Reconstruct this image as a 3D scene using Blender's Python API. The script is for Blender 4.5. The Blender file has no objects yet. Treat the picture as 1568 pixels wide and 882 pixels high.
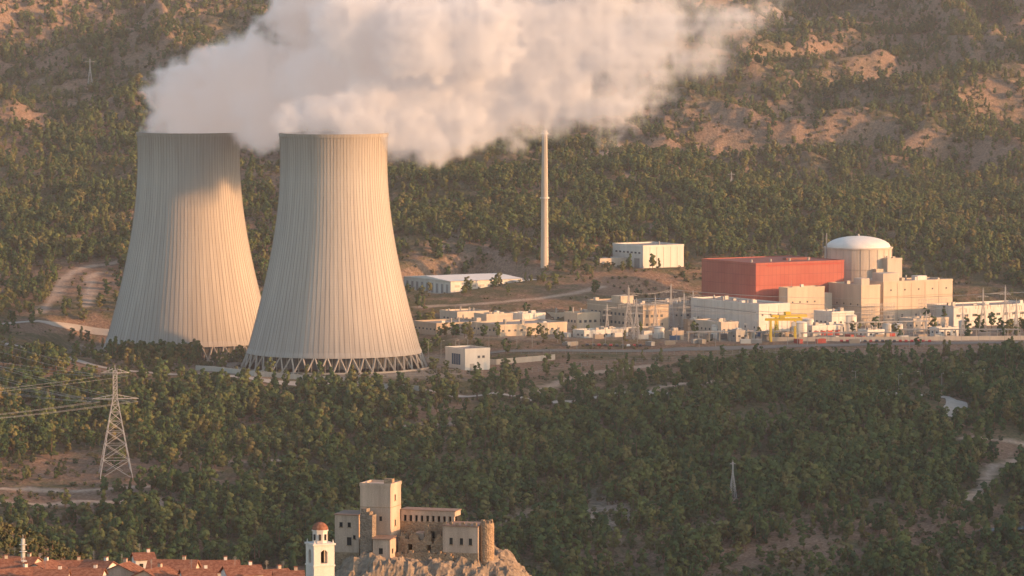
import bpy, math, random, time
import numpy as np
from mathutils import Vector, Matrix
T0=time.time()
rng=np.random.default_rng(7); random.seed(7)
scene=bpy.context.scene
# ------------------------------------------------------------------ survey frame
F=6950.0; CU,CV=784.0,441.0; CAMZ=200.0
PIT=math.atan(441/6950); cp,sp=math.cos(PIT),math.sin(PIT)
SA=math.radians(72); SX,SY=math.sin(SA),-math.cos(SA)   # horizontal direction towards the sun
def at(u,v,d):
    dy=F*cp-(v-CV)*sp; dz=-F*sp-(v-CV)*cp; t=d/dy
    return ((u-CU)*t, d, CAMZ+dz*t)
def bear(u,d): return ((u-CU)*d/F, d)
def project(X,Y,Z):
    dep=Y*cp-(Z-CAMZ)*sp; up=Y*sp+(Z-CAMZ)*cp
    return CU+F*X/dep, CV-F*up/dep
# ------------------------------------------------------------------ noise
_a=rng.uniform(0,2*np.pi,(256,256)); GX=np.cos(_a).astype(np.float32); GY=np.sin(_a).astype(np.float32)
def perlin(x,y,k=0):
    xi=np.floor(x).astype(np.int64); yi=np.floor(y).astype(np.int64)
    xf=x-xi; yf=y-yi
    def g(i,j):
        a=(xi+i+37*k)&255; b=(yi+j+91*k)&255
        return GX[a,b]*(xf-i)+GY[a,b]*(yf-j)
    sx=xf*xf*xf*(xf*(xf*6-15)+10); sy=yf*yf*yf*(yf*(yf*6-15)+10)
    return ((g(0,0)*(1-sx)+g(1,0)*sx)*(1-sy)+(g(0,1)*(1-sx)+g(1,1)*sx)*sy)*1.5
def fbm(x,y,o=4,k=0,gain=.5):
    s=0; a=1.0; n=0
    for i in range(o):
        s=s+a*perlin(x*2**i,y*2**i,k+i*3); n+=a; a*=gain
    return s/n
def sstep(a,b,x):
    t=np.clip((x-a)/(b-a),0,1); return t*t*(3-2*t)
# ------------------------------------------------------------------ terrain
TH=math.radians(32)
ctrl=[]
def C(u,v,d): ctrl.append(at(u,v,d))
def CZ(u,d,z): ctrl.append(((u-CU)*d/F,d,z))
for u in (-150,150,450,784,1100,1400,1720):
    CZ(u,1150,45 if u<1000 else 30); CZ(u,1250,40 if u<900 else 15)
    CZ(u,1620,-45); CZ(u,1800,-60)
for u,v in ((-150,800),(0,806),(70,818),(130,848)): C(u,v,1440)
for u in (300,600,1000,1400,1700): CZ(u,1440,-10)
for u in (-120,150,400,784,1100,1400,1700):
    C(u,905,1950)
rows={2100:[765,770,775,780,775,770,790],2250:[672,672,680,685,672,668,700],2370:[600,606,620,622,608,612,625]}
for d,vs in rows.items():
    for u,v in zip((-120,150,400,784,1100,1400,1700),vs): C(u,v,d)
C(1130,582,2350); C(1210,588,2350); C(1180,640,2270)
for u,v,d in [(-100,545,2500),(60,545,2500),(200,563,2500),(510,561,2500),(784,560,2500),(1100,552,2520),(1400,545,2520),(1700,540,2520),
  (-100,492,2680),(60,490,2680),(289,535,2620),(420,520,2650),(700,500,2650),(1000,500,2650),(1300,500,2700),(1550,500,2700),(1700,500,2700),
  (-100,440,2800),(100,432,2800),(300,440,2800),(550,452,2800),(784,435,2790),(980,425,2830),(1150,440,2850),(1300,440,2860),(1450,430,2860),(1650,430,2860),
  (-100,300,3150),(100,300,3150),(300,300,3150),(450,300,3120),(620,330,3060),(784,340,3000),(900,340,3020),(1050,350,3000),(1250,370,3000),(1450,370,3010),(1650,375,3010),
  (620,245,3280),(784,235,3300),(900,238,3260),(980,258,3230),(1100,292,3200),(1240,325,3150),(1400,335,3150),(1650,350,3150),
  (980,280,3420),(1100,305,3400),(1240,310,3380),(1400,295,3400),(1650,300,3400),(784,225,3450),
  (-100,180,3500),(150,180,3500),(350,180,3500),(600,170,3550),(900,200,3600),(1100,215,3620),(1300,215,3620),(1500,200,3620),(1700,200,3620),
  (-100,80,3800),(150,80,3800),(330,95,3900),(600,80,3850),(900,110,3850),(1150,130,3830),(1350,150,3850),(1550,110,3850),(1700,100,3850),
  (-100,0,4100),(150,-5,4100),(350,20,4300),(600,0,4150),(900,20,4200),(1150,20,4150),(1350,35,4200),(1550,0,4150),(1700,0,4150)]: C(u,v,d)
for u in (-100,300,700,1100,1500,1700): CZ(u,4700,370); CZ(u,5300,520)
ctrl=np.array(ctrl)
def phi(r2): return np.sqrt(r2+70.0**2)
_d2=((ctrl[:,None,:2]-ctrl[None,:,:2])**2).sum(-1)
_n=len(ctrl); A=np.zeros((_n+1,_n+1)); A[:_n,:_n]=phi(_d2)-np.eye(_n)*6; A[:_n,_n]=1; A[_n,:_n]=1
_w=np.linalg.solve(A,np.append(ctrl[:,2],0))
PADS=[]  # cx,cy,hx,hy,rot,z,fall
def pad(cx,cy,hx,hy,rot,z,fall): PADS.append((cx,cy,hx,hy,rot,z,fall))
RT=(*bear(511,2500),-2.0); LT=(*bear(289,2620),-5.0)
pad(RT[0],RT[1],62,60,0,-2,35); pad(LT[0],LT[1],62,60,0,-5,35)
pad(60,2640,90,50,0,7,25); pad(270,2690,170,115,0,6,35)
def padcorner(u,d,z,L,W,fall=18,m=4):
    x,y=bear(u,d); c,s=math.cos(TH),math.sin(TH)
    pad(x+c*L/2-s*W/2,y+s*L/2+c*W/2,L/2+m,W/2+m,TH,z,fall)
padcorner(985,2860,31,32,35); padcorner(690,2800,17.5,52,57)
def height(X,Y):
    xc=np.clip(X,-640,640); yc=np.clip(Y,1150,5400)
    z=np.full(X.shape,_w[_n])
    for i in range(_n):
        z+=_w[i]*phi((xc-ctrl[i,0])**2+(yc-ctrl[i,1])**2)
    plant=sstep(2470,2540,Y)*(1-sstep(2740,2900,Y))
    mid=sstep(1800,1950,Y)*(1-sstep(2400,2480,Y))
    hill=sstep(2820,2950,Y)
    mt=sstep(3280,3600,Y)
    z+=fbm(X/90,Y/90,4,1)*(6.0*mid+8*hill*(1-mt)+1.0*plant)
    wx=X+60*fbm(X/200,Y/200,2,70); wy=Y+60*fbm(X/200,Y/200,2,77)
    rd=1-np.abs(perlin(wx/240+.3,wy/230,5))*2.0
    rd2=1-np.abs(perlin(wx/95,wy/115,9))*2.0
    rd3=1-np.abs(perlin(wx/38,wy/48,13))*2.0
    z+=mt*(42*(rd-.35)+15*rd2+5*rd3+6*fbm(X/60,Y/60,4,12))
    z+=hill*(1-mt)*(6*rd2+2*rd3)+mid*(2.6*rd2+1.1*rd3)
    # old terraces
    tm=np.clip(.6+fbm(X/200,Y/200,2,20)*1.4,0,1)*np.clip(hill*.45+mt*.6,0,.9)
    q=z/5.5; fr=q-np.floor(q); zt=(np.floor(q)+sstep(.0,.32,fr))*5.5
    z=z*(1-tm)+zt*tm
    z+=(mid*.7+hill*1.0)*fbm(X/16,Y/16,3,30)
    for cx,cy,hx,hy,rot,zp,fall in PADS:
        c,s=math.cos(rot),math.sin(rot)
        lx=(X-cx)*c+(Y-cy)*s; ly=-(X-cx)*s+(Y-cy)*c
        dd=np.hypot(np.maximum(np.abs(lx)-hx,0),np.maximum(np.abs(ly)-hy,0))
        w=1-sstep(0,fall,dd); z=z*(1-w)+zp*w
    # unseen ridge added towards the sun, crest shaped to shade forest and tower feet
    s_=X*SX+Y*SY; t_=-X*SY+Y*SX
    Hr=np.interp(t_,[0,1000,1500,1800,2000,2250,2360,2434,2492,2550,2650,2900,3800],[300,330,340,450,472,486,502,508,470,440,425,380,300])
    far=sstep(650,900,X); rg=far*Hr*np.exp(-((s_-2000)/420)**2)
    return np.where(X>650,np.maximum(z,rg+(1-far)*z),z)
def axis(parts):
    o=[]
    for a,b,st in parts: o.append(np.arange(a,b,st))
    o.append(np.array([parts[-1][1]])); return np.concatenate(o).astype(float)
ys=axis([(-1200,1100,45),(1100,1500,5),(1500,1850,12),(1850,3000,3.6),(3000,4500,4.6),(4500,5600,30),(5600,9000,150)])
xs=axis([(-5200,-1200,125),(-1200,-640,35),(-640,640,4),(640,1200,28),(1200,3900,45),(3900,5600,150)])
GXm,GYm=np.meshgrid(xs,ys)
Zg=height(GXm,GYm)
def Hs(x,y):
    x=np.asarray(x,float); y=np.asarray(y,float)
    i=np.clip(np.searchsorted(xs,x)-1,0,len(xs)-2); j=np.clip(np.searchsorted(ys,y)-1,0,len(ys)-2)
    fx=(x-xs[i])/(xs[i+1]-xs[i]); fy=(y-ys[j])/(ys[j+1]-ys[j])
    return (Zg[j,i]*(1-fx)+Zg[j,i+1]*fx)*(1-fy)+(Zg[j+1,i]*(1-fx)+Zg[j+1,i+1]*fx)*fy
def sight(u,v,d0=1880,d1=5200):
    d=np.arange(d0,d1,2.0); dy=F*cp-(v-CV)*sp; dz=-F*sp-(v-CV)*cp; t=d/dy
    X=(u-CU)*t; Zr=CAMZ+dz*t; h=Hs(X,d); k=np.argmax(h>Zr)
    return float(X[k]),float(d[k]),float(h[k])
def densify(pts,step=3.0):
    o=[]
    for a,b in zip(pts[:-1],pts[1:]):
        n=max(1,int(math.hypot(b[0]-a[0],b[1]-a[1])/step))
        for k in range(n): o.append((a[0]+(b[0]-a[0])*k/n,a[1]+(b[1]-a[1])*k/n))
    o.append(tuple(pts[-1][:2])); return o
def smoothline(p,it=2):
    p=[tuple(q[:2]) for q in p]
    for _ in range(it):
        o=[p[0]]
        for a,b in zip(p[:-1],p[1:]):
            o+= [(a[0]*.75+b[0]*.25,a[1]*.75+b[1]*.25),(a[0]*.25+b[0]*.75,a[1]*.25+b[1]*.75)]
        o.append(p[-1]); p=o
    return p
tracks=[([(-20,752),(60,748),(130,752),(200,746),(255,741)],3.2),([(-20,770),(120,767),(235,772)],4.0),
 ([(1600,698),(1540,708),(1515,722),(1508,742),(1490,762),(1455,772)],3.2),([(820,600),(850,590),(890,573),(945,566),(1000,560)],3.4),
 ([(1000,600),(1080,585),(1180,578),(1200,590)],2.5),([(590,655),(700,648),(820,640)],3),([(130,470),(140,440),(135,425),(150,418)],3),
 ([(60,480),(85,455),(95,425),(130,408),(185,400)],3),([(1480,672),(1560,680),(1620,690)],3),([(260,700),(380,712),(440,705)],2),
 ([(640,470),(760,465),(860,455),(920,440)],3)]
TR=[(densify(smoothline([sight(u,v) for u,v in p]),4.0),w) for p,w in tracks]
Rm=np.zeros_like(Zg); Gm=np.zeros_like(Zg); Bm=np.zeros_like(Zg)
def line_mask(pts,w,X,Y):
    P=np.array(pts); m=np.full(X.shape,1e9)
    x0,x1,y0,y1=P[:,0].min()-15,P[:,0].max()+15,P[:,1].min()-15,P[:,1].max()+15
    sel=(X>x0)&(X<x1)&(Y>y0)&(Y<y1); xx=X[sel]; yy=Y[sel]; mm=np.full(xx.shape,1e9)
    for a in P[::1]:
        mm=np.minimum(mm,(xx-a[0])**2+(yy-a[1])**2)
    m[sel]=np.sqrt(mm); return m
for p,w in TR:
    dd=line_mask(p,w,GXm,GYm); Gm=np.maximum(Gm,1-sstep(w*.7,w*1.5,dd))
Ug,Vg=project(GXm,np.maximum(GYm,10),Zg)
vis=(GYm>1850)
CLEAR=[(860,642,48,12),(925,790,38,22),(800,800,46,11),(110,715,100,14),(60,762,180,9),(1490,690,50,9),(700,640,70,8),(150,425,50,24),(330,752,50,8),(1200,852,130,9),(1450,812,70,10)]
for u0,v0,rx,ry,s,ch in [(860,642,50,13,1,'R'),(700,647,80,8,.8,'R'),(925,785,45,26,1,'B'),(800,800,50,14,.9,'B'),(110,715,120,22,.8,'R'),
  (120,762,140,12,1,'R'),(150,425,55,25,.9,'R'),(1120,190,110,34,.6,'R'),(930,235,60,14,.9,'B'),(1190,25,70,16,.7,'B'),(1450,815,160,30,.6,'R'),
  (1150,850,200,16,.6,'R'),(730,372,70,24,.6,'B'),(960,435,90,18,.7,'R'),(1510,690,60,10,.9,'R'),(200,190,220,40,.5,'R'),(100,30,200,40,.5,'R'),
  (300,260,90,90,.6,'R'),(400,300,60,120,.5,'R'),(1350,60,160,30,.2,'R'),(330,750,60,14,.8,'R'),(650,628,60,8,.8,'R'),(90,500,100,8,.8,'R'),(700,560,500,14,.55,'R'),
  (1530,230,60,30,.4,'R'),(60,90,60,20,.5,'R'),(1000,270,40,12,.8,'B'),(1150,520,500,30,.35,'R')]:
    g=s*np.exp(-((Ug-u0)/rx)**2-((Vg-v0)/ry)**2)*vis
    if ch=='R': Rm=np.maximum(Rm,g)
    else: Bm=np.maximum(Bm,g)
pl=np.zeros_like(Zg)
for cx,cy,hx,hy in [(60,2640,90,50),(270,2690,180,110),(RT[0],RT[1],66,64),(LT[0],LT[1],64,60)]:
    dd=np.hypot(np.maximum(np.abs(GXm-cx)-hx,0),np.maximum(np.abs(GYm-cy)-hy,0)); pl=np.maximum(pl,1-sstep(0,12,dd))
print('terrain',time.time()-T0,Zg.shape)
def mesh_from(name,co,faces,mats=(),fmat=None,smooth=False):
    me=bpy.data.meshes.new(name); me.from_pydata(co,[],faces)
    for m in mats: me.materials.append(m)
    if fmat is not None: me.polygons.foreach_set('material_index',fmat)
    if smooth: me.polygons.foreach_set('use_smooth',[True]*len(me.polygons))
    me.update(); return me
def link(name,me,loc=(0,0,0),rz=0):
    ob=bpy.data.objects.new(name,me); ob.location=loc; ob.rotation_euler=(0,0,rz); scene.collection.objects.link(ob); return ob
# ------------------------------------------------------------------ materials
class NT:
    def __init__(s,mat):
        mat.use_nodes=True; s.t=mat.node_tree; s.t.nodes.clear(); s.out=s.n('ShaderNodeOutputMaterial')
    def n(s,ty,**kw):
        nd=s.t.nodes.new(ty)
        for k,v in kw.items(): setattr(nd,k,v)
        return nd
    def l(s,a,b): s.t.links.new(a,b)
    def noise(s,vec,scale,detail=4,rough=.55):
        nd=s.n('ShaderNodeTexNoise'); nd.inputs['Scale'].default_value=scale; nd.inputs['Detail'].default_value=detail; nd.inputs['Roughness'].default_value=rough
        s.l(vec,nd.inputs['Vector']); return nd.outputs['Fac']
    def ramp(s,fac,stops):
        r=s.n('ShaderNodeValToRGB'); s.l(fac,r.inputs[0]); e=r.color_ramp.elements
        while len(e)<len(stops): e.new(.5)
        for i,(p,c) in enumerate(stops):
            e[i].position=p; e[i].color=(*c,1) if len(c)==3 else c
        return r.outputs[0]
    def mix(s,f,a,b,mode='MIX'):
        m=s.n('ShaderNodeMix',data_type='RGBA',blend_type=mode)
        for sock,val in ((m.inputs[0],f),(m.inputs[6],a),(m.inputs[7],b)):
            if isinstance(val,(int,float)): sock.default_value=val
            elif isinstance(val,tuple): sock.default_value=(*val,1)
            else: s.l(val,sock)
        return m.outputs[2]
    def math(s,op,a,b=0.0,clamp=False):
        m=s.n('ShaderNodeMath',operation=op,use_clamp=clamp)
        for sock,val in ((m.inputs[0],a),(m.inputs[1],b)):
            if isinstance(val,(int,float)): sock.default_value=val
            else: s.l(val,sock)
        return m.outputs[0]
    def bsdf(s,col,rough=.85,spec=.25,metal=0,bump=None,bstr=.3,bdist=.1):
        if spec<=.16:
            b=s.n('ShaderNodeBsdfDiffuse')
            if isinstance(col,tuple): b.inputs[0].default_value=(*col,1)
            else: s.l(col,b.inputs[0])
        else:
            b=s.n('ShaderNodeBsdfPrincipled')
            if isinstance(col,tuple): b.inputs['Base Color'].default_value=(*col,1)
            else: s.l(col,b.inputs['Base Color'])
            b.inputs['Roughness'].default_value=rough; b.inputs['Specular IOR Level'].default_value=spec; b.inputs['Metallic'].default_value=metal
        if bump is not None:
            bn=s.n('ShaderNodeBump'); bn.inputs['Strength'].default_value=bstr; bn.inputs['Distance'].default_value=bdist
            s.l(bump,bn.inputs['Height']); s.l(bn.outputs[0],b.inputs['Normal'])
        s.l(b.outputs[0],s.out.inputs[0]); return b
def objc(n): return n.n('ShaderNodeTexCoord').outputs['Object']
M={}
def simple(name,c,rough=.85,var=.25,sc=.25,metal=0,spec=.25,streak=False,bump=.15):
    m=bpy.data.materials.new(name); n=NT(m); v=objc(n)
    if streak:
        mp=n.n('ShaderNodeMapping'); mp.inputs['Scale'].default_value=(1,1,.12); n.l(v,mp.inputs[0]); v2=mp.outputs[0]
    else: v2=v
    a=n.noise(v2,sc,6,.65); b=n.noise(v,sc*9,4)
    dark=tuple(x*(1-var) for x in c); lite=tuple(min(1,x*(1+var*.6)) for x in c)
    col=n.ramp(a,[(.3,dark),(.68,lite)])
    col=n.mix(.35,col,n.ramp(b,[(.3,tuple(x*(1-var) for x in c)),(.7,lite)]))
    n.bsdf(col,rough,spec,metal,b if bump else None,bump,.05); M[name]=m; return m
simple('concrete',(.38,.33,.28),streak=True); simple('concrete_pale',(.49,.42,.345),streak=True,var=.25); simple('white_cladding',(.62,.58,.52),var=.2,streak=True)
simple('cream_render',(.51,.42,.32),var=.24,streak=True); simple('tan_render',(.39,.31,.235),streak=True)
simple('grey_steel',(.30,.29,.28),rough=.5,metal=.3,var=.2); simple('dark_glass',(.05,.06,.075),rough=.25,spec=.5,var=.3,bump=0)
simple('dark_recess',(.03,.028,.027),bump=0); simple('roof_grey',(.27,.24,.22)); simple('yellow_paint',(.68,.46,.04),rough=.5,var=.15)
simple('dome_white',(.72,.67,.62),var=.12); simple('asphalt',(.16,.145,.13),var=.2); simple('pale_wall',(.38,.33,.28),streak=True)
simple('red_trim',(.38,.07,.05),var=.2); simple('blue_glass',(.05,.10,.17),rough=.2,spec=.5,bump=0); simple('galv_lattice',(.42,.40,.39),rough=.6,metal=.2)
simple('wire',(.36,.35,.34)); simple('red_roof',(.22,.075,.06)); simple('container_blue',(.06,.12,.22)); simple('old_tiles',(.30,.19,.135),var=.4,sc=.8)
simple('castle_plaster',(.50,.375,.29),var=.42,sc=.35,streak=True,bump=.4); simple('white_wash',(.64,.58,.52),var=.22,streak=True)
simple('copper_pipe',(.35,.25,.18)); simple('basin_water',(.05,.07,.07),rough=.1,bump=0); simple('car_dark',(.05,.05,.06),rough=.3,spec=.5); simple('car_white',(.7,.7,.7),rough=.3,spec=.5); simple('car_red',(.4,.03,.02),rough=.3,spec=.5)
simple('fill_pack',(.10,.10,.10),var=.4,streak=True)
simple('river_water',(.25,.32,.36),rough=.12,spec=.6,var=.1,bump=.05)
def stone(name,c,sc):
    m=bpy.data.materials.new(name); n=NT(m); v=objc(n)
    vo=n.n('ShaderNodeTexVoronoi'); vo.inputs['Scale'].default_value=sc; n.l(v,vo.inputs['Vector'])
    a=n.noise(v,.5,6,.7)
    col=n.ramp(a,[(.3,tuple(x*.5 for x in c)),(.5,c),(.72,tuple(min(1,x*1.35) for x in c))])
    sep=n.n('ShaderNodeSeparateColor'); n.l(vo.outputs['Color'],sep.inputs[0])
    col=n.mix(.5,col,n.ramp(sep.outputs[0],[(.0,tuple(x*.6 for x in c)),(1,tuple(x*1.3 for x in c))]))
    n.bsdf(col,.95,.1,0,n.math('ADD',vo.outputs['Distance'],a),.9,.25); M[name]=m
stone('castle_stone',(.34,.24,.16),2.2); stone('grey_stone',(.25,.20,.16),2.5); stone('bare_rock',(.26,.20,.15),.9)
def tilemat():
    m=bpy.data.materials.new('clay_tiles'); n=NT(m); v=objc(n)
    w=n.n('ShaderNodeTexWave',bands_direction='X'); w.inputs['Scale'].default_value=1.3; w.inputs['Distortion'].default_value=.5; n.l(v,w.inputs['Vector'])
    a=n.noise(v,1.2,5,.7)
    col=n.ramp(a,[(.3,(.15,.065,.045)),(.5,(.32,.14,.09)),(.7,(.44,.25,.17))])
    col=n.mix(n.math('MULTIPLY',w.outputs['Fac'],.5),col,(.12,.055,.04))
    n.bsdf(col,.9,.15,0,w.outputs['Fac'],.6,.1); M['clay_tiles']=m
tilemat()
def redmat():
    m=bpy.data.materials.new('red_siding'); n=NT(m); v=objc(n)
    br=n.n('ShaderNodeTexBrick'); 
    s3=n.n('ShaderNodeSeparateXYZ'); n.l(v,s3.inputs[0]); cb=n.n('ShaderNodeCombineXYZ')
    n.l(n.math('ADD',s3.outputs[0],s3.outputs[1]),cb.inputs[0]); n.l(s3.outputs[2],cb.inputs[1]); n.l(cb.outputs[0],br.inputs['Vector'])
    br.offset=0; br.inputs['Scale'].default_value=1; br.inputs['Brick Width'].default_value=3.0; br.inputs['Row Height'].default_value=6.0; br.inputs['Mortar Size'].default_value=.12
    br.inputs['Color1'].default_value=(.36,.09,.065,1); br.inputs['Color2'].default_value=(.32,.075,.055,1); br.inputs['Mortar'].default_value=(.19,.045,.04,1)
    a=n.noise(v,.08,4)
    col=n.mix(n.ramp(a,[(.35,(0,0,0)),(.7,(.35,.35,.35))]),br.outputs['Color'],(.42,.15,.10))
    n.bsdf(col,.7,.2); M['red_siding']=m
redmat()
def towermat(name,k):
    m=bpy.data.materials.new(name); n=NT(m); v=objc(n)
    s3=n.n('ShaderNodeSeparateXYZ'); n.l(v,s3.inputs[0])
    th=n.math('ARCTAN2',s3.outputs[1],s3.outputs[0])
    cb=n.n('ShaderNodeCombineXYZ'); n.l(n.math('MULTIPLY',th,14),cb.inputs[0]); n.l(n.math('MULTIPLY',s3.outputs[2],.014),cb.inputs[2])
    st=n.noise(cb.outputs[0],1.0,5,.6)
    cb2=n.n('ShaderNodeCombineXYZ'); n.l(n.math('MULTIPLY',th,50),cb2.inputs[0]); n.l(n.math('MULTIPLY',s3.outputs[2],.03),cb2.inputs[2])
    st2=n.noise(cb2.outputs[0],1.0,4,.6)
    col=n.ramp(st,[(.3,(.34*k,.30*k,.26*k)),(.5,(.44*k,.395*k,.345*k)),(.7,(.52*k,.47*k,.41*k))])
    col=n.mix(.5,col,n.ramp(st2,[(.3,(.30*k,.27*k,.24*k)),(.6,(.48*k,.43*k,.375*k))]))
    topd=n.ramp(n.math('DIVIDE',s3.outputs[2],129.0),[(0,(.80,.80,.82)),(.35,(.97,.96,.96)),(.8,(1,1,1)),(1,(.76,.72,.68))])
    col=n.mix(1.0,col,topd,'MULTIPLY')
    fr=n.math('FRACT',n.math('DIVIDE',s3.outputs[2],1.5)); lj=n.math('LESS_THAN',fr,.08)
    col=n.mix(n.math('MULTIPLY',lj,.15),col,(.2,.18,.16))
    n.bsdf(col,.9,.15); M[name]=m
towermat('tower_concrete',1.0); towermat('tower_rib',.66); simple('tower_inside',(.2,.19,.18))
def folmat(name,stops):
    m=bpy.data.materials.new(name); n=NT(m)
    oi=n.n('ShaderNodeObjectInfo'); at_=n.n('ShaderNodeAttribute',attribute_name='tone')
    geo=n.n('ShaderNodeNewGeometry'); big=n.noise(geo.outputs['Position'],.012,2)
    f=n.math('ADD',n.math('MULTIPLY',oi.outputs['Random'],.6),n.math('MULTIPLY',big,.4))
    col=n.ramp(f,stops)
    tone=n.ramp(at_.outputs['Fac'],[(0,(.55,.6,.55)),(.5,(1,1,1)),(1,(1.0,1.0,.9))])
    col=n.mix(1.0,col,tone,'MULTIPLY')
    n.bsdf(col,.8,.15); M[name]=m
folmat('pine_foliage',[(.15,(.042,.075,.033)),(.42,(.08,.117,.043)),(.66,(.135,.15,.053)),(.84,(.205,.16,.068))])
folmat('shrub_foliage',[(.2,(.07,.085,.04)),(.6,(.13,.125,.062)),(.9,(.19,.15,.085))])
simple('bark',(.16,.10,.07),var=.3,spec=.1,bump=0)
def terrmat():
    m=bpy.data.materials.new('hillside_ground'); n=NT(m); v=objc(n)
    za=n.n('ShaderNodeAttribute',attribute_name='zone'); sp3=n.n('ShaderNodeSeparateColor'); n.l(za.outputs['Color'],sp3.inputs[0])
    al=za.outputs['Alpha']
    n1=n.noise(v,.014,4,.6); n2=n.noise(v,.09,5,.65); n3=n.noise(v,.6,4,.7)
    scrub=n.ramp(n3,[(.3,(.055,.06,.03)),(.5,(.105,.095,.05)),(.7,(.175,.135,.08))])
    soil=n.ramp(n3,[(.3,(.14,.085,.058)),(.5,(.225,.14,.095)),(.72,(.34,.235,.165))])
    f=n.math('ADD',n.math('MULTIPLY',n1,.8),n.math('MULTIPLY',n2,.9))
    f=n.math('ADD',f,n.math('MULTIPLY',sp3.outputs[0],.45))
    f=n.ramp(f,[(.80,(0,0,0)),(1.06,(1,1,1))])
    col=n.mix(f,scrub,soil)
    geo=n.n('ShaderNodeNewGeometry'); sn=n.n('ShaderNodeSeparateXYZ'); n.l(geo.outputs['True Normal'],sn.inputs[0])
    steep=n.math('SUBTRACT',1.0,sn.outputs[2]); steep=n.math('ADD',steep,n.math('MULTIPLY',n.math('SUBTRACT',n2,.5),.3))
    steep=n.ramp(steep,[(.16,(0,0,0)),(.34,(.75,.75,.75))])
    rock=n.ramp(n3,[(.3,(.15,.105,.078)),(.55,(.265,.18,.13)),(.75,(.39,.285,.215))])
    col=n.mix(steep,col,rock)
    rb=n.math('MULTIPLY',sp3.outputs[2],n.ramp(n2,[(.35,(.2,.2,.2)),(.6,(1,1,1))]))
    col=n.mix(rb,col,n.ramp(n3,[(.3,(.28,.20,.155)),(.7,(.54,.43,.36))]))
    col=n.mix(sp3.outputs[1],col,n.ramp(n3,[(.3,(.34,.24,.18)),(.7,(.50,.38,.29))]))
    gr=n.ramp(n.math('ADD',n.math('MULTIPLY',n2,.6),n.math('MULTIPLY',n3,.4)),[(.35,(.14,.115,.085)),(.5,(.25,.20,.155)),(.65,(.37,.31,.255))])
    col=n.mix(n.math('MULTIPLY',al,.85),col,gr)
    n.bsdf(col,.95,.08,0,n.math('ADD',n.math('MULTIPLY',n2,2.0),n3),1.0,.9); M['ground']=m
terrmat()
ny,nx=Zg.shape
me=bpy.data.meshes.new('terrain_ground')
co=np.stack([GXm.ravel(),GYm.ravel(),Zg.ravel()],1).astype(np.float32)
ii=(np.arange(ny-1)[:,None]*nx+np.arange(nx-1)[None,:]).ravel()
fq=np.stack([ii,ii+1,ii+nx+1,ii+nx],1).astype(np.int32)
me.vertices.add(len(co)); me.vertices.foreach_set('co',co.ravel()); me.loops.add(fq.size); me.loops.foreach_set('vertex_index',fq.ravel())
me.polygons.add(len(fq)); me.polygons.foreach_set('loop_start',np.arange(0,fq.size,4,dtype=np.int32)); me.polygons.foreach_set('use_smooth',np.ones(len(fq),bool))
me.update(calc_edges=True); me.materials.append(M['ground'])
ca=me.attributes.new('zone','FLOAT_COLOR','POINT')
ca.data.foreach_set('color',np.stack([Rm,Gm,Bm,pl],-1).reshape(-1).astype(np.float32))
link('terrain_ground',me)
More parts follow.
